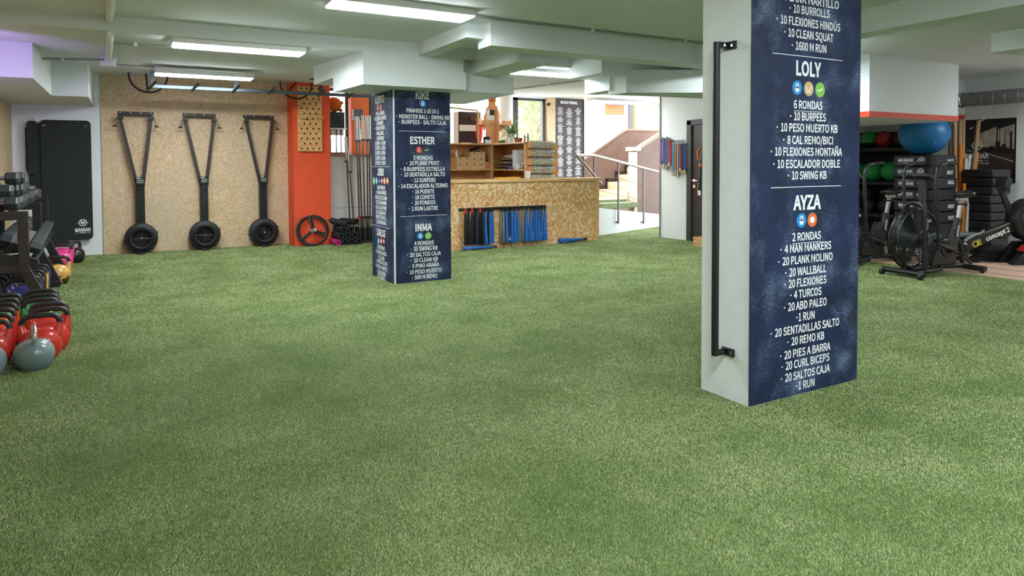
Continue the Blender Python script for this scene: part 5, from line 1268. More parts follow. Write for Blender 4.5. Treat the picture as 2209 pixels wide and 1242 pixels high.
def tree(label, x, y, z, h, r, n, leaf=0.12, droop=False):
    t = thing('tree', label, 'tree', (x, y, z), group='trees outside the windows')
    MB().tube([(0, 0, 0), (0.05, 0, h * 0.4), (0, 0.05, h * 0.8)], [0.09, 0.07, 0.03], 8).build('trunk', M_trunk, t)
    c = RNG.normal(0, 1, (n, 3)); c /= np.linalg.norm(c, axis=1)[:, None]; rad = RNG.random(n) ** 0.45
    c = c * rad[:, None] * np.array([r, r, h * 0.5]) + np.array([0, 0, h * 0.62])
    lump = np.sin(c[:, 0] * 5 / r + 1) + np.sin(c[:, 2] * 6 / h * 2 + c[:, 1] * 3 / r)
    c = c[lump > -0.9]
    m = MB(); a = RNG.uniform(0, PI, len(c)); b2 = RNG.uniform(-1, 1, len(c))
    for p, q, w in zip(c, a, b2):
        u = Vector((math.cos(q), math.sin(q), w * 0.6)).normalized() * leaf * 0.5; vv = Vector((-math.sin(q) * 0.3, math.cos(q) * 0.3, -1 if droop else 0.8)).normalized() * leaf * (0.9 if droop else 0.45)
        if droop: u = u * 0.28
        P0 = Vector(p); m.add([tuple(P0 - u), tuple(P0 - vv), tuple(P0 + u), tuple(P0 + vv)], [(0, 1, 2, 3)])
    m.build('foliage', M_foli, t, smooth=0)
tree('pale green tree outside behind the plant and the window beside the strand board post', 9.6, 15.6, 1.25, 3.6, 1.5, 4200, 0.09)
tree('pale green tree outside between the list board and the street building', 11.2, 18.6, 1.25, 4.4, 1.5, 4200, 0.10)
tree('leafy drooping shrub outside above the far brown stair wall', 13.35, 15.0, 1.25, 3.0, 0.65, 700, 0.13, True)
pm = thing('palm_plant', 'small palm-like plant outside left of the far brown stair wall', 'plant', (9.55, 13.5, 1.25))
m = MB()
for i in range(14):
    a = RNG.uniform(0, 2 * PI); L = RNG.uniform(0.22, 0.4)
    d_ = Vector((math.cos(a), math.sin(a), 0)); sd = Vector((-math.sin(a), math.cos(a), 0))
    v = []
    for k in range(5):
        s_ = k / 4; p = d_ * (L * s_) + Vector((0, 0, 0.1 + 0.32 * s_ - 0.3 * s_ * s_)); w = 0.03 * (1 - s_) + 0.004
        v += [tuple(p - sd * w), tuple(p + sd * w)]
    m.add(v, [(2 * k, 2 * k + 1, 2 * k + 3, 2 * k + 2) for k in range(4)])
m.build('fronds', P('palm_green', (100, 140, 60), 0.6, var=0.2), pm)
MB().cyl((0, 0, 0), (0, 0, 0.12), 0.05, 0.035, n=10).build('stem', M_trunk, pm)

# ------------------------------------------------------------------ medals on the right wall
M_rib = [P('ribbon_%d' % i, c, 0.7, var=0.15, scale=30) for i, c in enumerate([(120, 90, 130), (90, 50, 130), (150, 130, 160), (60, 60, 80), (40, 90, 170), (50, 150, 200), (190, 40, 44), (150, 110, 60), (200, 110, 50), (170, 160, 120), (210, 50, 40), (110, 70, 150), (50, 40, 50), (40, 70, 170)])]
M_medal = P('worn_medal', (170, 162, 150), 0.35, 0.9, var=0.3, scale=60)
def hanger(label, y0, y1, z, word):
    t = thing('medal_hanger', label, 'medal hanger', (8.4, y0, z), -PI / 2)
    w = y0 - y1
    MB().bx(0, w, -0.035, -0.015, -0.03, 0.0).bx(0, 0.014, -0.015, 0.0, -0.03, 0.0).bx(w - 0.014, w, -0.015, 0, -0.03, 0.0).build('bar', M_black, t, bevel=0.002)
    tx = MB()
    if word: textw(tx, word, w / 2, 0.035, 0.055, -0.03, 0.9, bold=0.006)
    else:
        for i in range(7): tx.bx(0.02 + i * (w - 0.04) / 7, 0.02 + (i + 0.62) * (w - 0.04) / 7, -0.034, -0.026, 0.0, 0.04 + 0.02 * (i % 3 == 1))
    tx.build('lettering', M_black, t, smooth=0)
    return t
hanger('black medal hanger with small cut-out letters at the left end of the white wall', 9.40, 9.10, 1.745, None)
hanger('black medal hanger reading FINISHER beside the dark door', 9.08, 8.745, 1.675, 'FINISHER')
def medal(label, y, z, col, L, off):
    t = thing('medal', label, 'medal', (8.4 - off, y, z), -PI / 2, group='medals hanging from the two hangers')
    m = MB().bx(-0.014, 0.014, -0.006, -0.003, -L, 0).bx(-0.010, 0.018, -0.002, 0.001, -L * 0.97, 0)
    m.build('ribbon', M_rib[col], t)
    MB().cyl((0, -0.004, -L - 0.028), (0, 0.002, -L - 0.028), 0.034, n=20).ring((0, -0.004, -L - 0.028), 0.03, 0.004, 20, 6).build('disc', M_medal, t)
h1 = [(0, .40), (1, .44), (2, .36), (1, .42), (3, .46), (4, .44), (5, .47), (6, .40), (6, .43)]
for i, (c, L) in enumerate(h1):
    medal('medal on the left hanger without a readable word, %s from its left end' % ORD[i], 9.385 - 0.033 * i, 1.735, c, L, 0.03 + 0.016 * (i % 2))
h2 = [(4, .44), (5, .50), (7, .40), (8, .46), (5, .52), (9, .50), (7, .48), (11, .42), (10, .44), (12, .46), (13, .42), (13, .45)]
for i, (c, L) in enumerate(h2):
    medal('medal on the FINISHER hanger, %s from its left end' % ORD[i], 9.068 - 0.0277 * i, 1.665, c, L, 0.03 + 0.016 * (i % 2))
jk = thing('hanging_jacket', 'dark jacket with orange details hanging on the door beside the near column', 'jacket', (8.35, 8.36, 0.86), -PI / 2)
MB().tube([(0.0, 0, 0.0), (0.01, 0, 0.2), (0.02, 0, 0.42), (0.05, 0, 0.62), (0.06, 0, 0.7)], [0.07, 0.068, 0.062, 0.05, 0.02], 12).build('jacket_body', M_black, jk)
MB().tube([(-0.04, -0.03, 0.53), (-0.06, -0.03, 0.66), (0.0, -0.03, 0.72)], 0.02, 8).build('orange_sleeve', KC['orange'], jk)
MB().tube([(0.02, 0.0, 0.42), (0.024, 0, 0.46)], 0.067, 12).build('orange_hem', KC['orange'], jk)
MB().bx(-0.01, 0.05, -0.075, -0.07, -0.06, 0.02).build('tag', M_paper, jk)
cr = thing('wooden_crate', 'small wooden slatted crate on the turf by the dark door', 'crate', (7.95, 7.93, 0))
for i in range(3): MB().bx(0, 0.28, 0, 0.012, 0.005 + 0.05 * i, 0.045 + 0.05 * i).bx(0, 0.012, 0.012, 0.2, 0.005 + 0.05 * i, 0.045 + 0.05 * i).bx(0.268, 0.28, 0.012, 0.2, 0.005 + 0.05 * i, 0.045 + 0.05 * i).bx(0.0, 0.28, 0.2, 0.212, 0.005 + 0.05 * i, 0.045 + 0.05 * i).build('slat', M_plyx, cr)
MB().bx(0.005, 0.275, 0.006, 0.206, 0.0, 0.006).build('crate_bottom', M_plyx, cr)
# ------------------------------------------------------------------ ball rack in the corner under the soffit
br = thing('ball_rack', 'black three-shelf rack holding the exercise balls under the large soffit', 'rack', (10.72, 6.25, 0))
for (x, y) in ((0.02, 0.02), (0.02, 1.28), (0.53, 0.02), (0.53, 1.28)):
    MB().bx(x - 0.02, x + 0.02, y - 0.02, y + 0.02, 0, 1.85).build('post', M_black, br)
for z in (0.44, 0.97, 1.52):
    MB().bx(0.0, 0.03, 0, 1.3, z, z + 0.05).bx(0.52, 0.55, 0, 1.3, z, z + 0.05).bx(0.0, 0.55, 0, 0.03, z, z + 0.03).bx(0, 0.55, 1.27, 1.3, z, z + 0.03).bx(0.03, 0.52, 0.03, 1.27, z - 0.004, z + 0.006).build('shelf', M_black, br)
MB().bx(0.545, 0.555, 0, 1.3, 0, 1.85).build('back_panel', P('rack_back', (36, 32, 32), 0.8), br)
tx = MB(); tx.M = Matrix.Translation((-0.001, 1.0, 1.545)) @ Matrix.Rotation(-PI / 2, 4, 'Z'); text(tx, 'CARE', 0, 0.05, 0, 0.012, 0); tx.build('lettering', M_letter, br, smooth=0)
M_bgreen = P('green_ball', (44, 160, 78), 0.5, var=0.05, bump=0.05)
M_bred = P('red_ball', (168, 30, 36), 0.5, var=0.05, bump=0.05)
M_bdark = P('dark_red_ball', (74, 22, 26), 0.5, var=0.1)
M_borange = P('orange_ball', (232, 120, 44), 0.5)
M_bblack = P('black_ball', (40, 44, 50), 0.6, var=0.1, bump=0.1)
def ball(label, loc, r, mat, band=None, seams=True, name='exercise_ball'):
    t = thing(name, label, 'ball', loc, group='balls on the ball rack')
    MB().sph((0, 0, r), r, 28, 18).build('ball_body', mat, t)
    if seams:
        m = MB()
        for a in (0.5, 1.55, 2.6):
            pts = [(r * 1.0005 * math.sin(q) * math.cos(a), r * 1.0005 * math.sin(q) * math.sin(a), r + r * 1.0005 * math.cos(q)) for q in np.linspace(0.1, 2 * PI + 0.1, 36, endpoint=False)]
            m.tube(pts, 0.0018, 5, closed=True)
        m.build('seam', M_black, t)
    if band:
        m = MB(); n = 20
        prof = [(r * 1.004 * math.cos(a), r + r * 1.004 * math.sin(a)) for a in np.linspace(-1.0, -0.35, 6)]
        m.lathe(prof, 28, close=False); m.build('black_band', M_black, t)
    return t
T = 1.57
ball('orange and black ball on the top shelf half hidden by the near column', (10.95, 7.36, T), 0.14, M_borange, True)
ball('green ball with a dark band on the top shelf beside the orange one', (10.95, 7.10, T), 0.145, M_bgreen, True)
ball('bright red ball on the top shelf', (10.95, 6.84, T), 0.14, M_bred)
ball('dark red ball on the top shelf beside the big blue ball', (10.97, 6.56, T), 0.14, M_bdark)
ball('green ball on the middle shelf nearest the column', (10.93, 7.33, 1.02), 0.165, M_bgreen)
ball('green ball in the middle of the middle shelf', (10.95, 7.03, 1.02), 0.165, M_bgreen)
ball('green ball on the middle shelf beside the soft box stack', (10.97, 6.72, 1.02), 0.165, M_bgreen)
ball('black ball on the bottom shelf nearest the column', (10.93, 7.32, 0.49), 0.125, M_bblack)
ball('black ball on the bottom shelf in the middle', (10.93, 7.065, 0.49), 0.115, M_bblack)
ball('black ball lying on top of the other black balls', (11.03, 7.20, 0.685), 0.115, M_bblack)
ball('black ball on the bottom shelf nearest the soft box stack', (10.95, 6.79, 0.49), 0.13, M_bblack)
gb_ = thing('gym_ball', 'big shiny blue gym ball lying on top of the soft box stack', 'ball', (9.96, 5.63, 1.44))
MB().sph((0, 0, 0.305), (0.33, 0.33, 0.305), 48, 30).build('ball_body', P('blue_gym_ball', (24, 116, 178), 0.38, var=0.04, bump=0.02, bscale=400), gb_)
MB().cyl((-0.177, -0.251, 0.17), (-0.184, -0.262, 0.166), 0.007, n=10).build('plug', M_white, gb_)

# ------------------------------------------------------------------ soft jump boxes
M_vinyl = P('black_vinyl', (24, 25, 27), 0.42, var=0.1, bump=0.12, bscale=25)
def soft_box(label, loc, rot, marks, flip=1, rest=True):
    t = thing('soft_jump_box', label, 'jump box', loc, rot, group='soft jump boxes in the stack')
    MB().box((0, 0, 0.0765), (0.62, 0.54, 0.151)).build('box_body', M_vinyl, t, bevel=0.014, seg=3)
    s_ = MB()
    for z in (0.012, 0.141): s_.box((0, 0, z), (0.622, 0.542, 0.004))
    s_.build('piping', M_blackgloss, t)
    h = MB().box((-0.309, -0.205, 0.077), (0.012, 0.05, 0.15)).box((-0.15 - 0.09, -0.269, 0.077), (0.05, 0.012, 0.15))
    h.build('velcro_flap', M_rubber, t, bevel=0.004)
    if marks:
        m = MB(); m.M = Matrix.Translation((-0.3105, 0, 0.077)) @ Matrix.Rotation(-PI / 2, 4, 'Z')
        text(m, 'MANIAK', -0.20, 0.02, 0.008 * flip, 0.05, -0.001, bold=0.004, flip=flip); textw(m, 'FITNESS', -0.09, -0.036 * flip, 0.013, -0.001, 1.1, bold=0.001, flip=flip)
        strip(m, [(-0.2, -0.036 * flip), (-0.14, -0.036 * flip)], 0.003, -0.001); strip(m, [(-0.04, -0.036 * flip), (0.02, -0.036 * flip)], 0.003, -0.001)
        emblem(m, 0.125, 0, 0.048, -0.001, flip)
        m.build('logo', M_letter, t, smooth=0)
    if rest:
        m = MB(); text(m, 'REST', 0.08, 0.235, -0.01 * flip, 0.05, -0.2712, bold=0.006, flip=flip)
        m.M = Matrix.Translation((0, 0, 0.077)); m.v = [(p[0], p[1], p[2] + 0.077) for p in m.v]
        m.build('print', M_letter, t, smooth=0)
    return t
for i in range(9):
    z = 0.008 + 0.159 * i
    k = 8 - i                                         # 0 = topmost
    fl = -1 if k == 2 else 1
    soft_box('soft black jump box in the stack under the blue ball, %s from the top' % ORD[k], (9.95 + RNG.uniform(-0.012, 0.012), 5.605 + RNG.uniform(-0.015, 0.015), z), RNG.uniform(-0.02, 0.02), True, fl, k in (0, 1, 2, 4, 5))

# ------------------------------------------------------------------ tubes and sticks between the boxes and the mats
M_card = P('cardboard_tube', (178, 146, 112), 0.7, var=0.06)
M_tubeo = P('orange_tube', (236, 138, 36), 0.4)
M_tubew = P('white_tube', (226, 230, 228), 0.4)
def stick(kind, label, x, y, L, r, m, lx, ly):
    t = thing(kind, label, 'tube', (x, y, 0.007), (-ly, lx, 0), group='tubes standing between the boxes and the mats')
    MB().lathe([(r * 0.75, 0), (r, 0), (r, L), (r * 0.75, L), (r * 0.75, 0)], 16, close=False).build('tube_body', m, t)
for i, (x, y, L, lx, ly) in enumerate([(10.47, 5.44, 1.90, -0.02, 0.015), (10.49, 5.50, 1.93, -0.03, 0.01), (10.55, 5.56, 1.90, -0.02, 0.0), (10.60, 5.60, 1.93, -0.015, 0.0), (10.66, 5.60, 1.93, -0.01, -0.005), (10.71, 5.61, 1.93, -0.008, -0.01), (10.80, 5.58, 1.95, 0.0, -0.0), (10.85, 5.565, 1.95, 0.005, 0.0), (10.92, 5.55, 1.95, 0.06, -0.055)]):
    stick('cardboard_tube', 'tall tan cardboard tube beside the soft boxes, %s counted towards the poster' % ORD[i], x, y, L, 0.026, M_card, lx, ly)
for i, (x, y, L, lx, ly) in enumerate([(10.76, 5.545, 1.58, 0.0, 0.0), (10.80, 5.64, 1.62, 0.0, 0.0), (10.90, 5.63, 1.46, 0.03, -0.03), (11.0, 5.58, 1.48, 0.07, -0.06), (10.54, 5.40, 1.02, 0.045, 0.0)]):
    stick('plastic_tube', 'orange plastic tube in the bundle before the poster, %s towards the right wall' % ORD[i], x, y, L, 0.024, M_tubeo, lx, ly)
for i, (x, y, L, lx, ly) in enumerate([(10.82, 5.53, 1.38, 0.02, -0.01), (10.93, 5.60, 1.44, 0.03, -0.05), (10.98, 5.66, 1.42, 0.03, -0.04), (11.05, 5.62, 1.40, 0.05, -0.06), (10.57, 5.36, 0.92, 0.05, 0.0)]):
    stick('plastic_tube', 'white plastic tube in the bundle before the poster, %s towards the right wall' % ORD[i], x, y, L, 0.022, M_tubew, lx, ly)

# ------------------------------------------------------------------ stack of thick black mats
M_vin2 = P('grey_black_vinyl', (34, 36, 38), 0.4, var=0.15, bump=0.35, bscale=14)
zz = 0.007
for i in range(10):
    k = 9 - i; h_ = 0.12
    t = thing('crash_mat', 'thick black crash mat in the stack below the poster, %s from the top' % ORD[k], 'mat', (10.865 + RNG.uniform(-0.02, 0.02) + (0.03 if i > 6 else 0), 5.25 + RNG.uniform(-0.01, 0.02), zz), RNG.uniform(-0.03, 0.03), group='crash mats in the stack')
    MB().box((0, 0, 0.06), (0.50, 0.42, 0.116)).build('mat_body', M_vin2, t, bevel=0.02, seg=3)
    MB().box((0, 0, 0.06), (0.503, 0.423, 0.006)).build('zip_seam', M_blackgloss, t)
    zz += 0.1225

# ------------------------------------------------------------------ poster
ps = thing('gym_poster', 'large dark poster of a gym with a round white logo on the right wall', 'poster', (11.3, 5.985, 1.02), -PI / 2)
Wp, Hp = 0.92, 0.96
MB().bx(0, Wp, -0.006, 0, 0, Hp).build('sheet', P('poster_dark', (26, 25, 26), 0.35, var=0.3, scale=4), ps)
M_pg = P('poster_grey', (176, 166, 154), 0.4, var=0.35, scale=8); M_pd = P('poster_brown', (58, 46, 42), 0.4, var=0.3, scale=9)
m = MB(); m.add([(0.36, -0.0065, 0.55), (0.36, -0.0065, 0.72), (0.66, -0.0065, 0.84), (0.66, -0.0065, 0.52)], [(0, 1, 2, 3)]); m.add([(0.68, -0.0065, 0.56), (0.68, -0.0065, 0.80), (0.90, -0.0065, 0.87), (0.90, -0.0065, 0.5)], [(0, 1, 2, 3)])
m.build('pictured_wall', M_pg, ps, smooth=0)
m = MB(); m.add([(0.02, -0.0065, 0.02), (0.88, -0.0065, 0.02), (0.88, -0.0065, 0.42), (0.5, -0.0065, 0.47), (0.02, -0.0065, 0.52)], [(0, 1, 2, 3, 4)]); m.build('pictured_floor', M_pd, ps, smooth=0)
m = MB()
for (x, w, z0, z1) in ((0.70, 0.012, 0.5, 0.8), (0.77, 0.01, 0.52, 0.8), (0.84, 0.03, 0.5, 0.76), (0.74, 0.05, 0.5, 0.58), (0.56, 0.08, 0.49, 0.55), (0.65, 0.06, 0.49, 0.62)):
    m.add([(x, -0.0072, z0), (x + w, -0.0072, z0), (x + w, -0.0072, z1), (x, -0.0072, z1)], [(0, 1, 2, 3)])
m.build('pictured_racks', M_black, ps, smooth=0)
m = MB(); strip(m, [(0.5, 0.455), (0.89, 0.32)], 0.008, -0.0075); strip(m, [(0.42, 0.92), (0.50, 0.96)], 0.014, -0.0075); strip(m, [(0.29, 0.82), (0.34, 0.85)], 0.012, -0.0075); strip(m, [(0.25, 0.5), (0.33, 0.48)], 0.006, -0.0075)
emblem(m, 0.40, 0.565, 0.072, -0.0078)
text(m, 'MANIAK', 0.25, 0.57, 0.405, 0.075, -0.0078, bold=0.007); textw(m, 'FITNESS', 0.41, 0.335, 0.022, -0.0078, 1.3, bold=0.002); strip(m, [(0.26, 0.335), (0.31, 0.335)], 0.005, -0.0078); strip(m, [(0.50, 0.335), (0.56, 0.335)], 0.005, -0.0078)
text(m, 'COMMITMENT TO THE LIMIT', 0.25, 0.57, 0.295, 0.02, -0.0078, bold=0.002)
m.build('lettering', M_letter, ps, smooth=0)

# ------------------------------------------------------------------ air bikes
M_bike = P('bike_black', (28, 29, 31), 0.38, var=0.08)
M_wire = P('cage_wire', (70, 72, 74), 0.35, 0.5)
def air_bike(label, loc, rot):
    """x runs from the fan (0) to the saddle (+0.9)"""
    t = thing('air_bike', label, 'exercise bike', loc, rot, group='air bikes at the edge of the turf')
    zc = 0.435; R = 0.352
    # base
    MB().tube([(-0.18, -0.26, 0.06), (-0.18, 0.26, 0.06)], 0.032, 12).build('front_stabilizer', M_bike, t)
    for y in (-0.24, 0.24):
        MB().cyl((-0.225, y - 0.02, 0.035), (-0.225, y + 0.02, 0.035), 0.035, n=16).build('transport_wheel', M_rubber, t)
    MB().tube([(0.90, -0.27, 0.055), (0.90, 0.27, 0.055)], 0.034, 12).build('rear_stabilizer', M_bike, t)
    for y in (-0.23, 0.23): MB().cyl((0.90, y, 0), (0.90, y, 0.03), 0.022, n=12).build('levelling_foot', M_rubber, t)
    MB().tube([(-0.18, 0, 0.075), (0.5, 0, 0.085), (0.90, 0, 0.065)], 0.034, 12).tube([(-0.16, -0.13, 0.06), (0.3, -0.13, 0.075), (0.45, -0.02, 0.08)], 0.022, 10).tube([(-0.16, 0.13, 0.06), (0.3, 0.13, 0.075), (0.45, 0.02, 0.08)], 0.022, 10).build('base_rail', M_bike, t)
    # fan cage: rim, wires, spokes
    c = MB()
    for y in (-0.055, 0.055): c.ring((0, y, zc), R, 0.010, 56, 8)
    for y in (-0.028, 0.0, 0.028): c.ring((0, y, zc), R + 0.006, 0.0035, 56, 5)
    for i in range(28):
        a = 2 * PI * i / 28
        c.tube([((R + 0.004) * math.cos(a), -0.055, zc + (R + 0.004) * math.sin(a)), ((R + 0.004) * math.cos(a), 0.055, zc + (R + 0.004) * math.sin(a))], 0.003, 5)
    cage = c.build('fan_cage', M_bike, t)
    w = MB()
    for sg in (-1, 1):
        for i in range(22):
            r = 0.08 + i * 0.0128
            w.ring((0, sg * (0.055 + 0.022 * (1 - (r / R) ** 2)), zc), r, 0.0021, 48, 4)
        for i in range(8):
            a = 2 * PI * i / 8 + 0.2
            w.tube([(0.07 * math.cos(a), sg * 0.076, zc + 0.07 * math.sin(a)), (0.23 * math.cos(a), sg * 0.068, zc + 0.23 * math.sin(a)), (R * math.cos(a), sg * 0.055, zc + R * math.sin(a))], 0.003, 5)
    w.build('wire_guard', M_wire, cage)
    b_ = MB()
    for i in range(6):
        a = 2 * PI * i / 6
        u = Vector((math.cos(a), 0, math.sin(a))); n_ = Vector((-math.sin(a), 0, math.cos(a)))
        for (r0, r1) in ((0.09, 0.31),):
            p = [u * r0 - n_ * 0.03 + Vector((0, -0.025, zc)), u * r0 + n_ * 0.03 + Vector((0, 0.025, zc)), u * r1 + n_ * 0.06 + Vector((0, 0.03, zc)), u * r1 - n_ * 0.06 + Vector((0, -0.03, zc))]
            off = Vector((0, 0.004, 0))
            vs = [tuple(q) for q in p] + [tuple(q + off) for q in p]
            b_.add(vs, [(0, 1, 2, 3), (7, 6, 5, 4), (0, 4, 5, 1), (1, 5, 6, 2), (2, 6, 7, 3), (3, 7, 4, 0)])
    b_.build('fan_blades', M_blackgloss, cage)
    for y in (-0.08, 0.08):
        MB().lathe([(0.0, -0.012), (0.075, -0.012), (0.08, 0.0), (0.075, 0.012), (0.0, 0.012)], 24, (0, y, zc), 'Y', close=False).build('hub', M_bike, cage)
        MB().cyl((0, y * 1.1, zc), (0, y * 1.32, zc), 0.012, n=8).build('axle_nut', M_chrome, cage)
    lb = MB(); textw(lb, 'MANIAK', 0.12, zc + 0.21, 0.035, -0.079, 0.8, bold=0.003); textw(lb, 'FITNESS', 0.10, zc + 0.17, 0.014, -0.079, 1.0, bold=0.001); lb.build('lettering', M_letter, cage, smooth=0)
    # mast over the fan
    MB().tube([(0.0, -0.135, 0.08), (0.0, -0.135, 0.72), (0.0, -0.12, 0.80), (0.0, -0.07, 0.845), (0.0, 0.0, 0.86), (0.0, 0.07, 0.845), (0.0, 0.12, 0.80), (0.0, 0.135, 0.72), (0.0, 0.135, 0.08)], 0.026, 12).build('mast', M_bike, t)
    ab = MB(); ab.M = Matrix.Translation((0.0, -0.1625, 0.62)) @ Matrix.Rotation(PI / 2, 4, 'Y'); textw(ab, 'AIR BIKE', 0.0, 0.0, 0.020, 0.0, 1.2, bold=0.002); ab.build('lettering', M_letter, t, smooth=0)
    # console
    MB().bx(0.10, 0.155, -0.035, 0.035, 0.80, 1.13).bx(0.0, 0.15, -0.03, 0.03, 0.82, 0.87).build('console_post', M_bike, t, bevel=0.006)
    cs = MB().box((0.145, 0, 1.155), (0.13, 0.21, 0.045), (0, 0.5, 0)).build('console', M_bike, t, bevel=0.012)
    MB().box((0.156, 0, 1.178), (0.08, 0.15, 0.004), (0, 0.5, 0)).build('screen', M_grey_lcd, cs)
    # moving arms with grips, foot pegs
    for sg in (-1, 1):
        a = MB().tube([(0.14, sg * 0.20, 0.32), (0.12, sg * 0.20, 0.6), (0.085, sg * 0.20, 1.05), (0.085, sg * 0.20, 1.20), (0.105, sg * 0.20, 1.265), (0.16, sg * 0.20, 1.30), (0.28, sg * 0.20, 1.315)], 0.019, 12).build('arm_lever', M_bike, t)
        MB().tube([(0.27, sg * 0.20, 1.314), (0.44, sg * 0.20, 1.325)], 0.024, 12).sph((0.44, sg * 0.2, 1.325), 0.024, 12, 8).build('grip', M_rubber, a)
        MB().tube([(0.16, sg * 0.13, 0.42), (0.16, sg * 0.31, 0.42)], 0.021, 12).build('foot_peg', M_rubber, t)
        MB().tube([(0.13, sg * 0.19, 0.40), (0.30, sg * 0.17, 0.34), (0.50, sg * 0.15, 0.30)], 0.017, 10).build('push_rod', M_bike, t)
    # frame, chain cover, cranks, pedals
    MB().plate([(0.26, 0.10), (0.72, 0.10), (0.66, 0.52), (0.60, 0.55), (0.50, 0.36), (0.30, 0.30)], -0.045, 0.045).build('chain_cover', M_bike, t, bevel=0.012)
    MB().lathe([(0.0, -0.055), (0.10, -0.055), (0.115, -0.04), (0.115, 0.04), (0.10, 0.055), (0.0, 0.055)], 28, (0.52, 0, 0.30), 'Y', close=False).build('crank_disc', M_blackgloss, t)
    for sg in (-1, 1):
        cr_ = MB().tube([(0.52, sg * 0.07, 0.30), (0.52 + sg * -0.15, sg * 0.09, 0.30 + sg * 0.06)], 0.015, 8).build('crank', M_darksteel, t)
        pc = Vector((0.52 - sg * 0.15, sg * 0.145, 0.30 + sg * 0.06))
        pd = MB()
        for dx in (-0.045, 0.045): pd.box(tuple(pc + Vector((dx, 0, 0))), (0.012, 0.10, 0.028))
        for dy in (-0.045, 0.0, 0.045): pd.box(tuple(pc + Vector((0, dy, 0))), (0.10, 0.012, 0.022))
        pd.build('pedal', M_rubber, cr_, bevel=0.003)
    st_ = MB().plate([(0.655, 0.20), (0.735, 0.20), (0.835, 0.64), (0.755, 0.66)], -0.03, 0.03).build('seat_tube', M_bike, t, bevel=0.008)
    m = MB(); m.M = Matrix.Translation((0.752, -0.0312, 0.50)) @ Matrix.Rotation(-1.34, 4, 'Y'); textw(m, 'MANIAK', 0, 0, 0.034, 0, 0.85, bold=0.003); m.build('lettering', M_letter, st_, smooth=0)
    MB().plate([(0.775, 0.64), (0.815, 0.63), (0.875, 0.86), (0.835, 0.87)], -0.018, 0.018).build('seat_post', M_steel, t, bevel=0.003)
    MB().bx(0.80, 0.95, -0.022, 0.022, 0.855, 0.895).build('seat_slider', M_steel, t, bevel=0.004)
    MB().cyl((0.82, -0.06, 0.82), (0.82, 0.06, 0.82), 0.012, n=10).sph((0.82, -0.07, 0.82), 0.024, 12, 8).cyl((0.80, 0, 0.62), (0.84, 0, 0.61), 0.03, n=12).build('adjust_knob', M_rubber, t)
    sd = MB(); v = []; n = 20
    prof = [(-0.165, 0.012, 0.94, 0.012), (-0.13, 0.030, 0.942, 0.022), (-0.06, 0.042, 0.938, 0.026), (0.0, 0.07, 0.938, 0.03), (0.06, 0.105, 0.945, 0.034), (0.10, 0.115, 0.95, 0.034), (0.125, 0.09, 0.95, 0.026), (0.135, 0.04, 0.95, 0.012)]
    for (x, hw, z, hz) in prof:
        for j in range(n):
            a = 2 * PI * j / n; v.append((0.855 + x, hw * math.cos(a), z - 0.008 + 1.35 * hz * math.sin(a)))
    sd.add(v, [(i * n + j, i * n + (j + 1) % n, (i + 1) * n + (j + 1) % n, (i + 1) * n + j) for i in range(7) for j in range(n)] + [tuple(range(n - 1, -1, -1)), tuple(range(7 * n, 8 * n))])
    sd.build('saddle', M_blackgloss, t, smooth=70)
    # curved rear leg
    rl = [(0.66, 0, 0.50), (0.74, 0, 0.46), (0.82, 0, 0.36), (0.87, 0, 0.22), (0.89, 0, 0.07)]
    MB().tube(rl, 0.026, 10).build('rear_leg', M_bike, t)
    return t
ab_ = air_bike('black air bike with its whole fan in view at the turf edge', (8.02, 4.63, 0.003), -0.09)
dup(ab_, (8.10, 5.56, 0.003), -0.06, 'black air bike partly hidden behind the near column')

# ------------------------------------------------------------------ rowing machine
rw = thing('rowing_machine', 'black rowing machine with lettering on its beam cut by the right edge', 'rowing machine', (9.52, 4.79, -0.08), -0.42); rw.scale = (1.06, 1.06, 1.06)
bm = MB().plate([(-0.06, 0.24), (0.62, 0.50), (0.62, 0.63), (-0.02, 0.385)], -0.045, 0.045).build('main_beam', M_bike, rw, bevel=0.008)
bm_l = MB(); bm_l.M = Matrix.Translation((0.30, -0.0465, 0.435)) @ Matrix.Rotation(-0.372, 4, 'Y'); textw(bm_l, 'concept 2', 0.045, 0.0, 0.062, 0, 0.86, bold=0.004); bm_l.build('lettering', M_letter, bm, smooth=0)
ye = MB(); ye.M = Matrix.Translation((0.05, -0.0465, 0.335)) @ Matrix.Rotation(-0.372, 4, 'Y'); annulus(ye, 0.0, 0, 0.026, 0.04, 0, 20); strip(ye, [(0.045, -0.04), (0.045, 0.04)], 0.016, 0); strip(ye, [(0.07, -0.04), (0.07, 0.04)], 0.012, 0); ye.build('emblem', P('yellow_mark', (206, 190, 60), 0.5), bm, smooth=0)
MB().sph((-0.09, 0, 0.28), (0.10, 0.08, 0.095), 18, 12).tube([(-0.12, 0, 0.30), (-0.06, -0.03, 0.15), (0.0, -0.05, 0.10)], 0.02, 8).build('rear_joint', M_blackgloss, rw)
MB().tube([(-0.06, 0, 0.36), (0.05, 0, 0.43), (0.16, 0, 0.455), (0.2, 0, 0.50)], [0.022, 0.024, 0.02, 0.015], 10).build('handle_grip', M_galv, rw)
MB().tube([(0.1, -0.03, 0.44), (0.36, -0.03, 0.53), (0.6, -0.03, 0.62)], 0.008, 6).build('drive_chain', M_darksteel, rw)
fw_ = MB().lathe([(0.10, 0.10), (0.245, 0.10), (0.262, 0.07), (0.265, -0.07), (0.25, -0.10), (0.20, -0.112), (0.195, -0.12), (0.165, -0.118), (0.16, -0.09)], 44, (0.80, 0, 0.62), 'Y', close=False).build('flywheel_housing', M_bike, rw)
g = MB()
for i in range(11): g.ring((0.80, -0.112 + 0.0004 * i, 0.62), 0.016 + 0.0142 * i, 0.002, 36, 4)
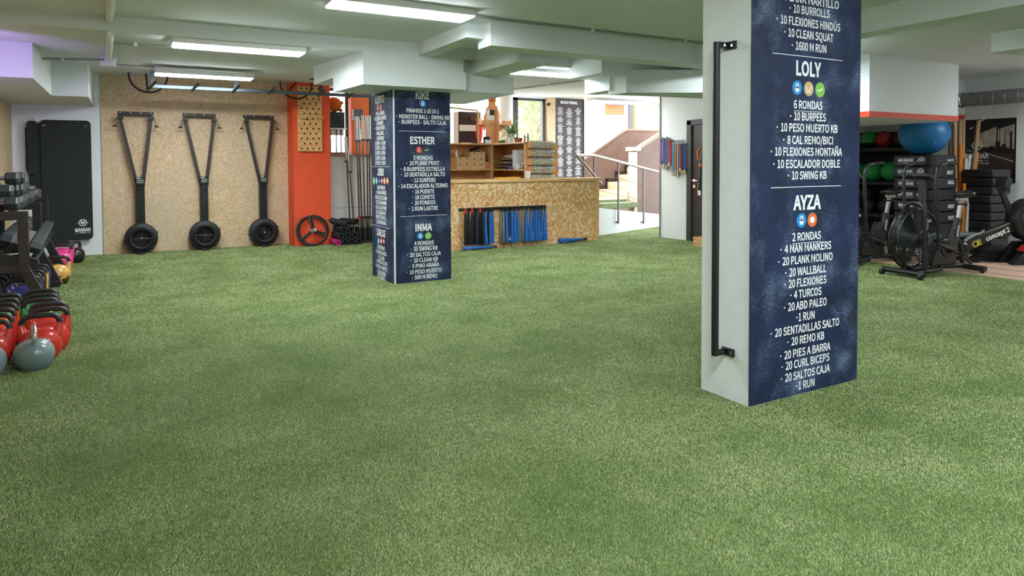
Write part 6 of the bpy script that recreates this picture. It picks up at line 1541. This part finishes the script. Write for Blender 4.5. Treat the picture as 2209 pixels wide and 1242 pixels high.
for a in (0.1, PI / 2 + 0.1, PI + 0.1, 1.5 * PI + 0.1): g.tube([(0.80, -0.115, 0.62), (0.80 + 0.16 * math.cos(a), -0.113, 0.62 + 0.16 * math.sin(a))], 0.003, 6)
g.build('grille', M_wire, fw_)
MB().lathe([(0.0, -0.05), (0.155, -0.05), (0.155, -0.045), (0.0, -0.045)], 28, (0.80, 0, 0.62), 'Y', close=False).build('fan_disc', M_rubber, fw_)
MB().plate([(0.55, 0.60), (0.62, 0.66), (0.42, 1.02), (0.38, 1.0)], -0.02, 0.02).build('monitor_arm', M_bike, rw, bevel=0.005)
MB().cyl((0.40, -0.035, 1.01), (0.40, 0.035, 1.01), 0.022, n=14).build('arm_joint', M_darksteel, rw)
mo = MB().box((0.43, 0, 1.08), (0.05, 0.17, 0.14), (0, 0.28, 0)).build('monitor', M_bike, rw, bevel=0.008)
MB().box((0.457, 0, 1.03), (0.045, 0.14, 0.10), (0, 0.28, 0)).build('monitor_back', M_rubber, mo, bevel=0.008)
fp = MB().plate([(0.46, 0.09), (0.72, 0.08), (0.96, 0.36), (0.70, 0.34)], -0.16, -0.06).plate([(0.46, 0.09), (0.72, 0.08), (0.96, 0.36), (0.70, 0.34)], 0.06, 0.16).build('footplate', M_black, rw, bevel=0.01)
MB().box((0.62, -0.11, 0.285), (0.10, 0.10, 0.012), (0, -0.75, 0)).build('foot_strap', M_red, fp)
MB().plate([(0.70, 0.085), (0.98, 0.085), (0.92, 0.5), (0.78, 0.5)], -0.05, 0.05).bx(0.72, 0.98, -0.25, 0.25, 0.084, 0.115).build('front_leg', M_bike, rw, bevel=0.006)

# ------------------------------------------------------------------ low bench and floor plates behind the bikes
M_pad = P('grey_bench_pad', (110, 114, 116), 0.6, var=0.08)
bn = thing('weight_bench', 'low bench with two grey pads behind the air bike with the whole fan', 'bench', (9.30, 5.10, 0.006), -0.2)
MB().bx(-0.12, 0.24, -0.13, 0.13, 0.30, 0.36).build('back_pad', M_pad, bn, bevel=0.02, seg=3)
MB().bx(0.27, 0.62, -0.13, 0.13, 0.33, 0.39).build('seat_pad', M_pad, bn, bevel=0.02, seg=3)
MB().bx(-0.05, 0.55, -0.03, 0.03, 0.24, 0.30).bx(0.3, 0.6, -0.05, 0.05, 0.28, 0.33).build('frame', M_black, bn)
MB().bx(-0.08, -0.02, -0.2, 0.2, 0, 0.05).bx(-0.07, -0.03, -0.03, 0.03, 0.05, 0.25).build('leg', M_black, bn)
MB().bx(0.5, 0.56, -0.2, 0.2, 0, 0.05).bx(0.51, 0.55, -0.03, 0.03, 0.05, 0.30).build('leg', M_black, bn)
for i in range(3):
    tag(MB().box((0, 0, 0.025), (0.8 - 0.05 * i, 0.3, 0.05)).build('floor_mat', M_rubber, bevel=0.006, loc=(10.38 + 0.02 * i, 4.86, 0.0065 + 0.0515 * i), rot=(0, 0, 0.03 * i)), 'flat black rubber floor mat behind the rowing machine, %s from the floor' % ORD[i], 'mat', 'rubber floor mats behind the rower')
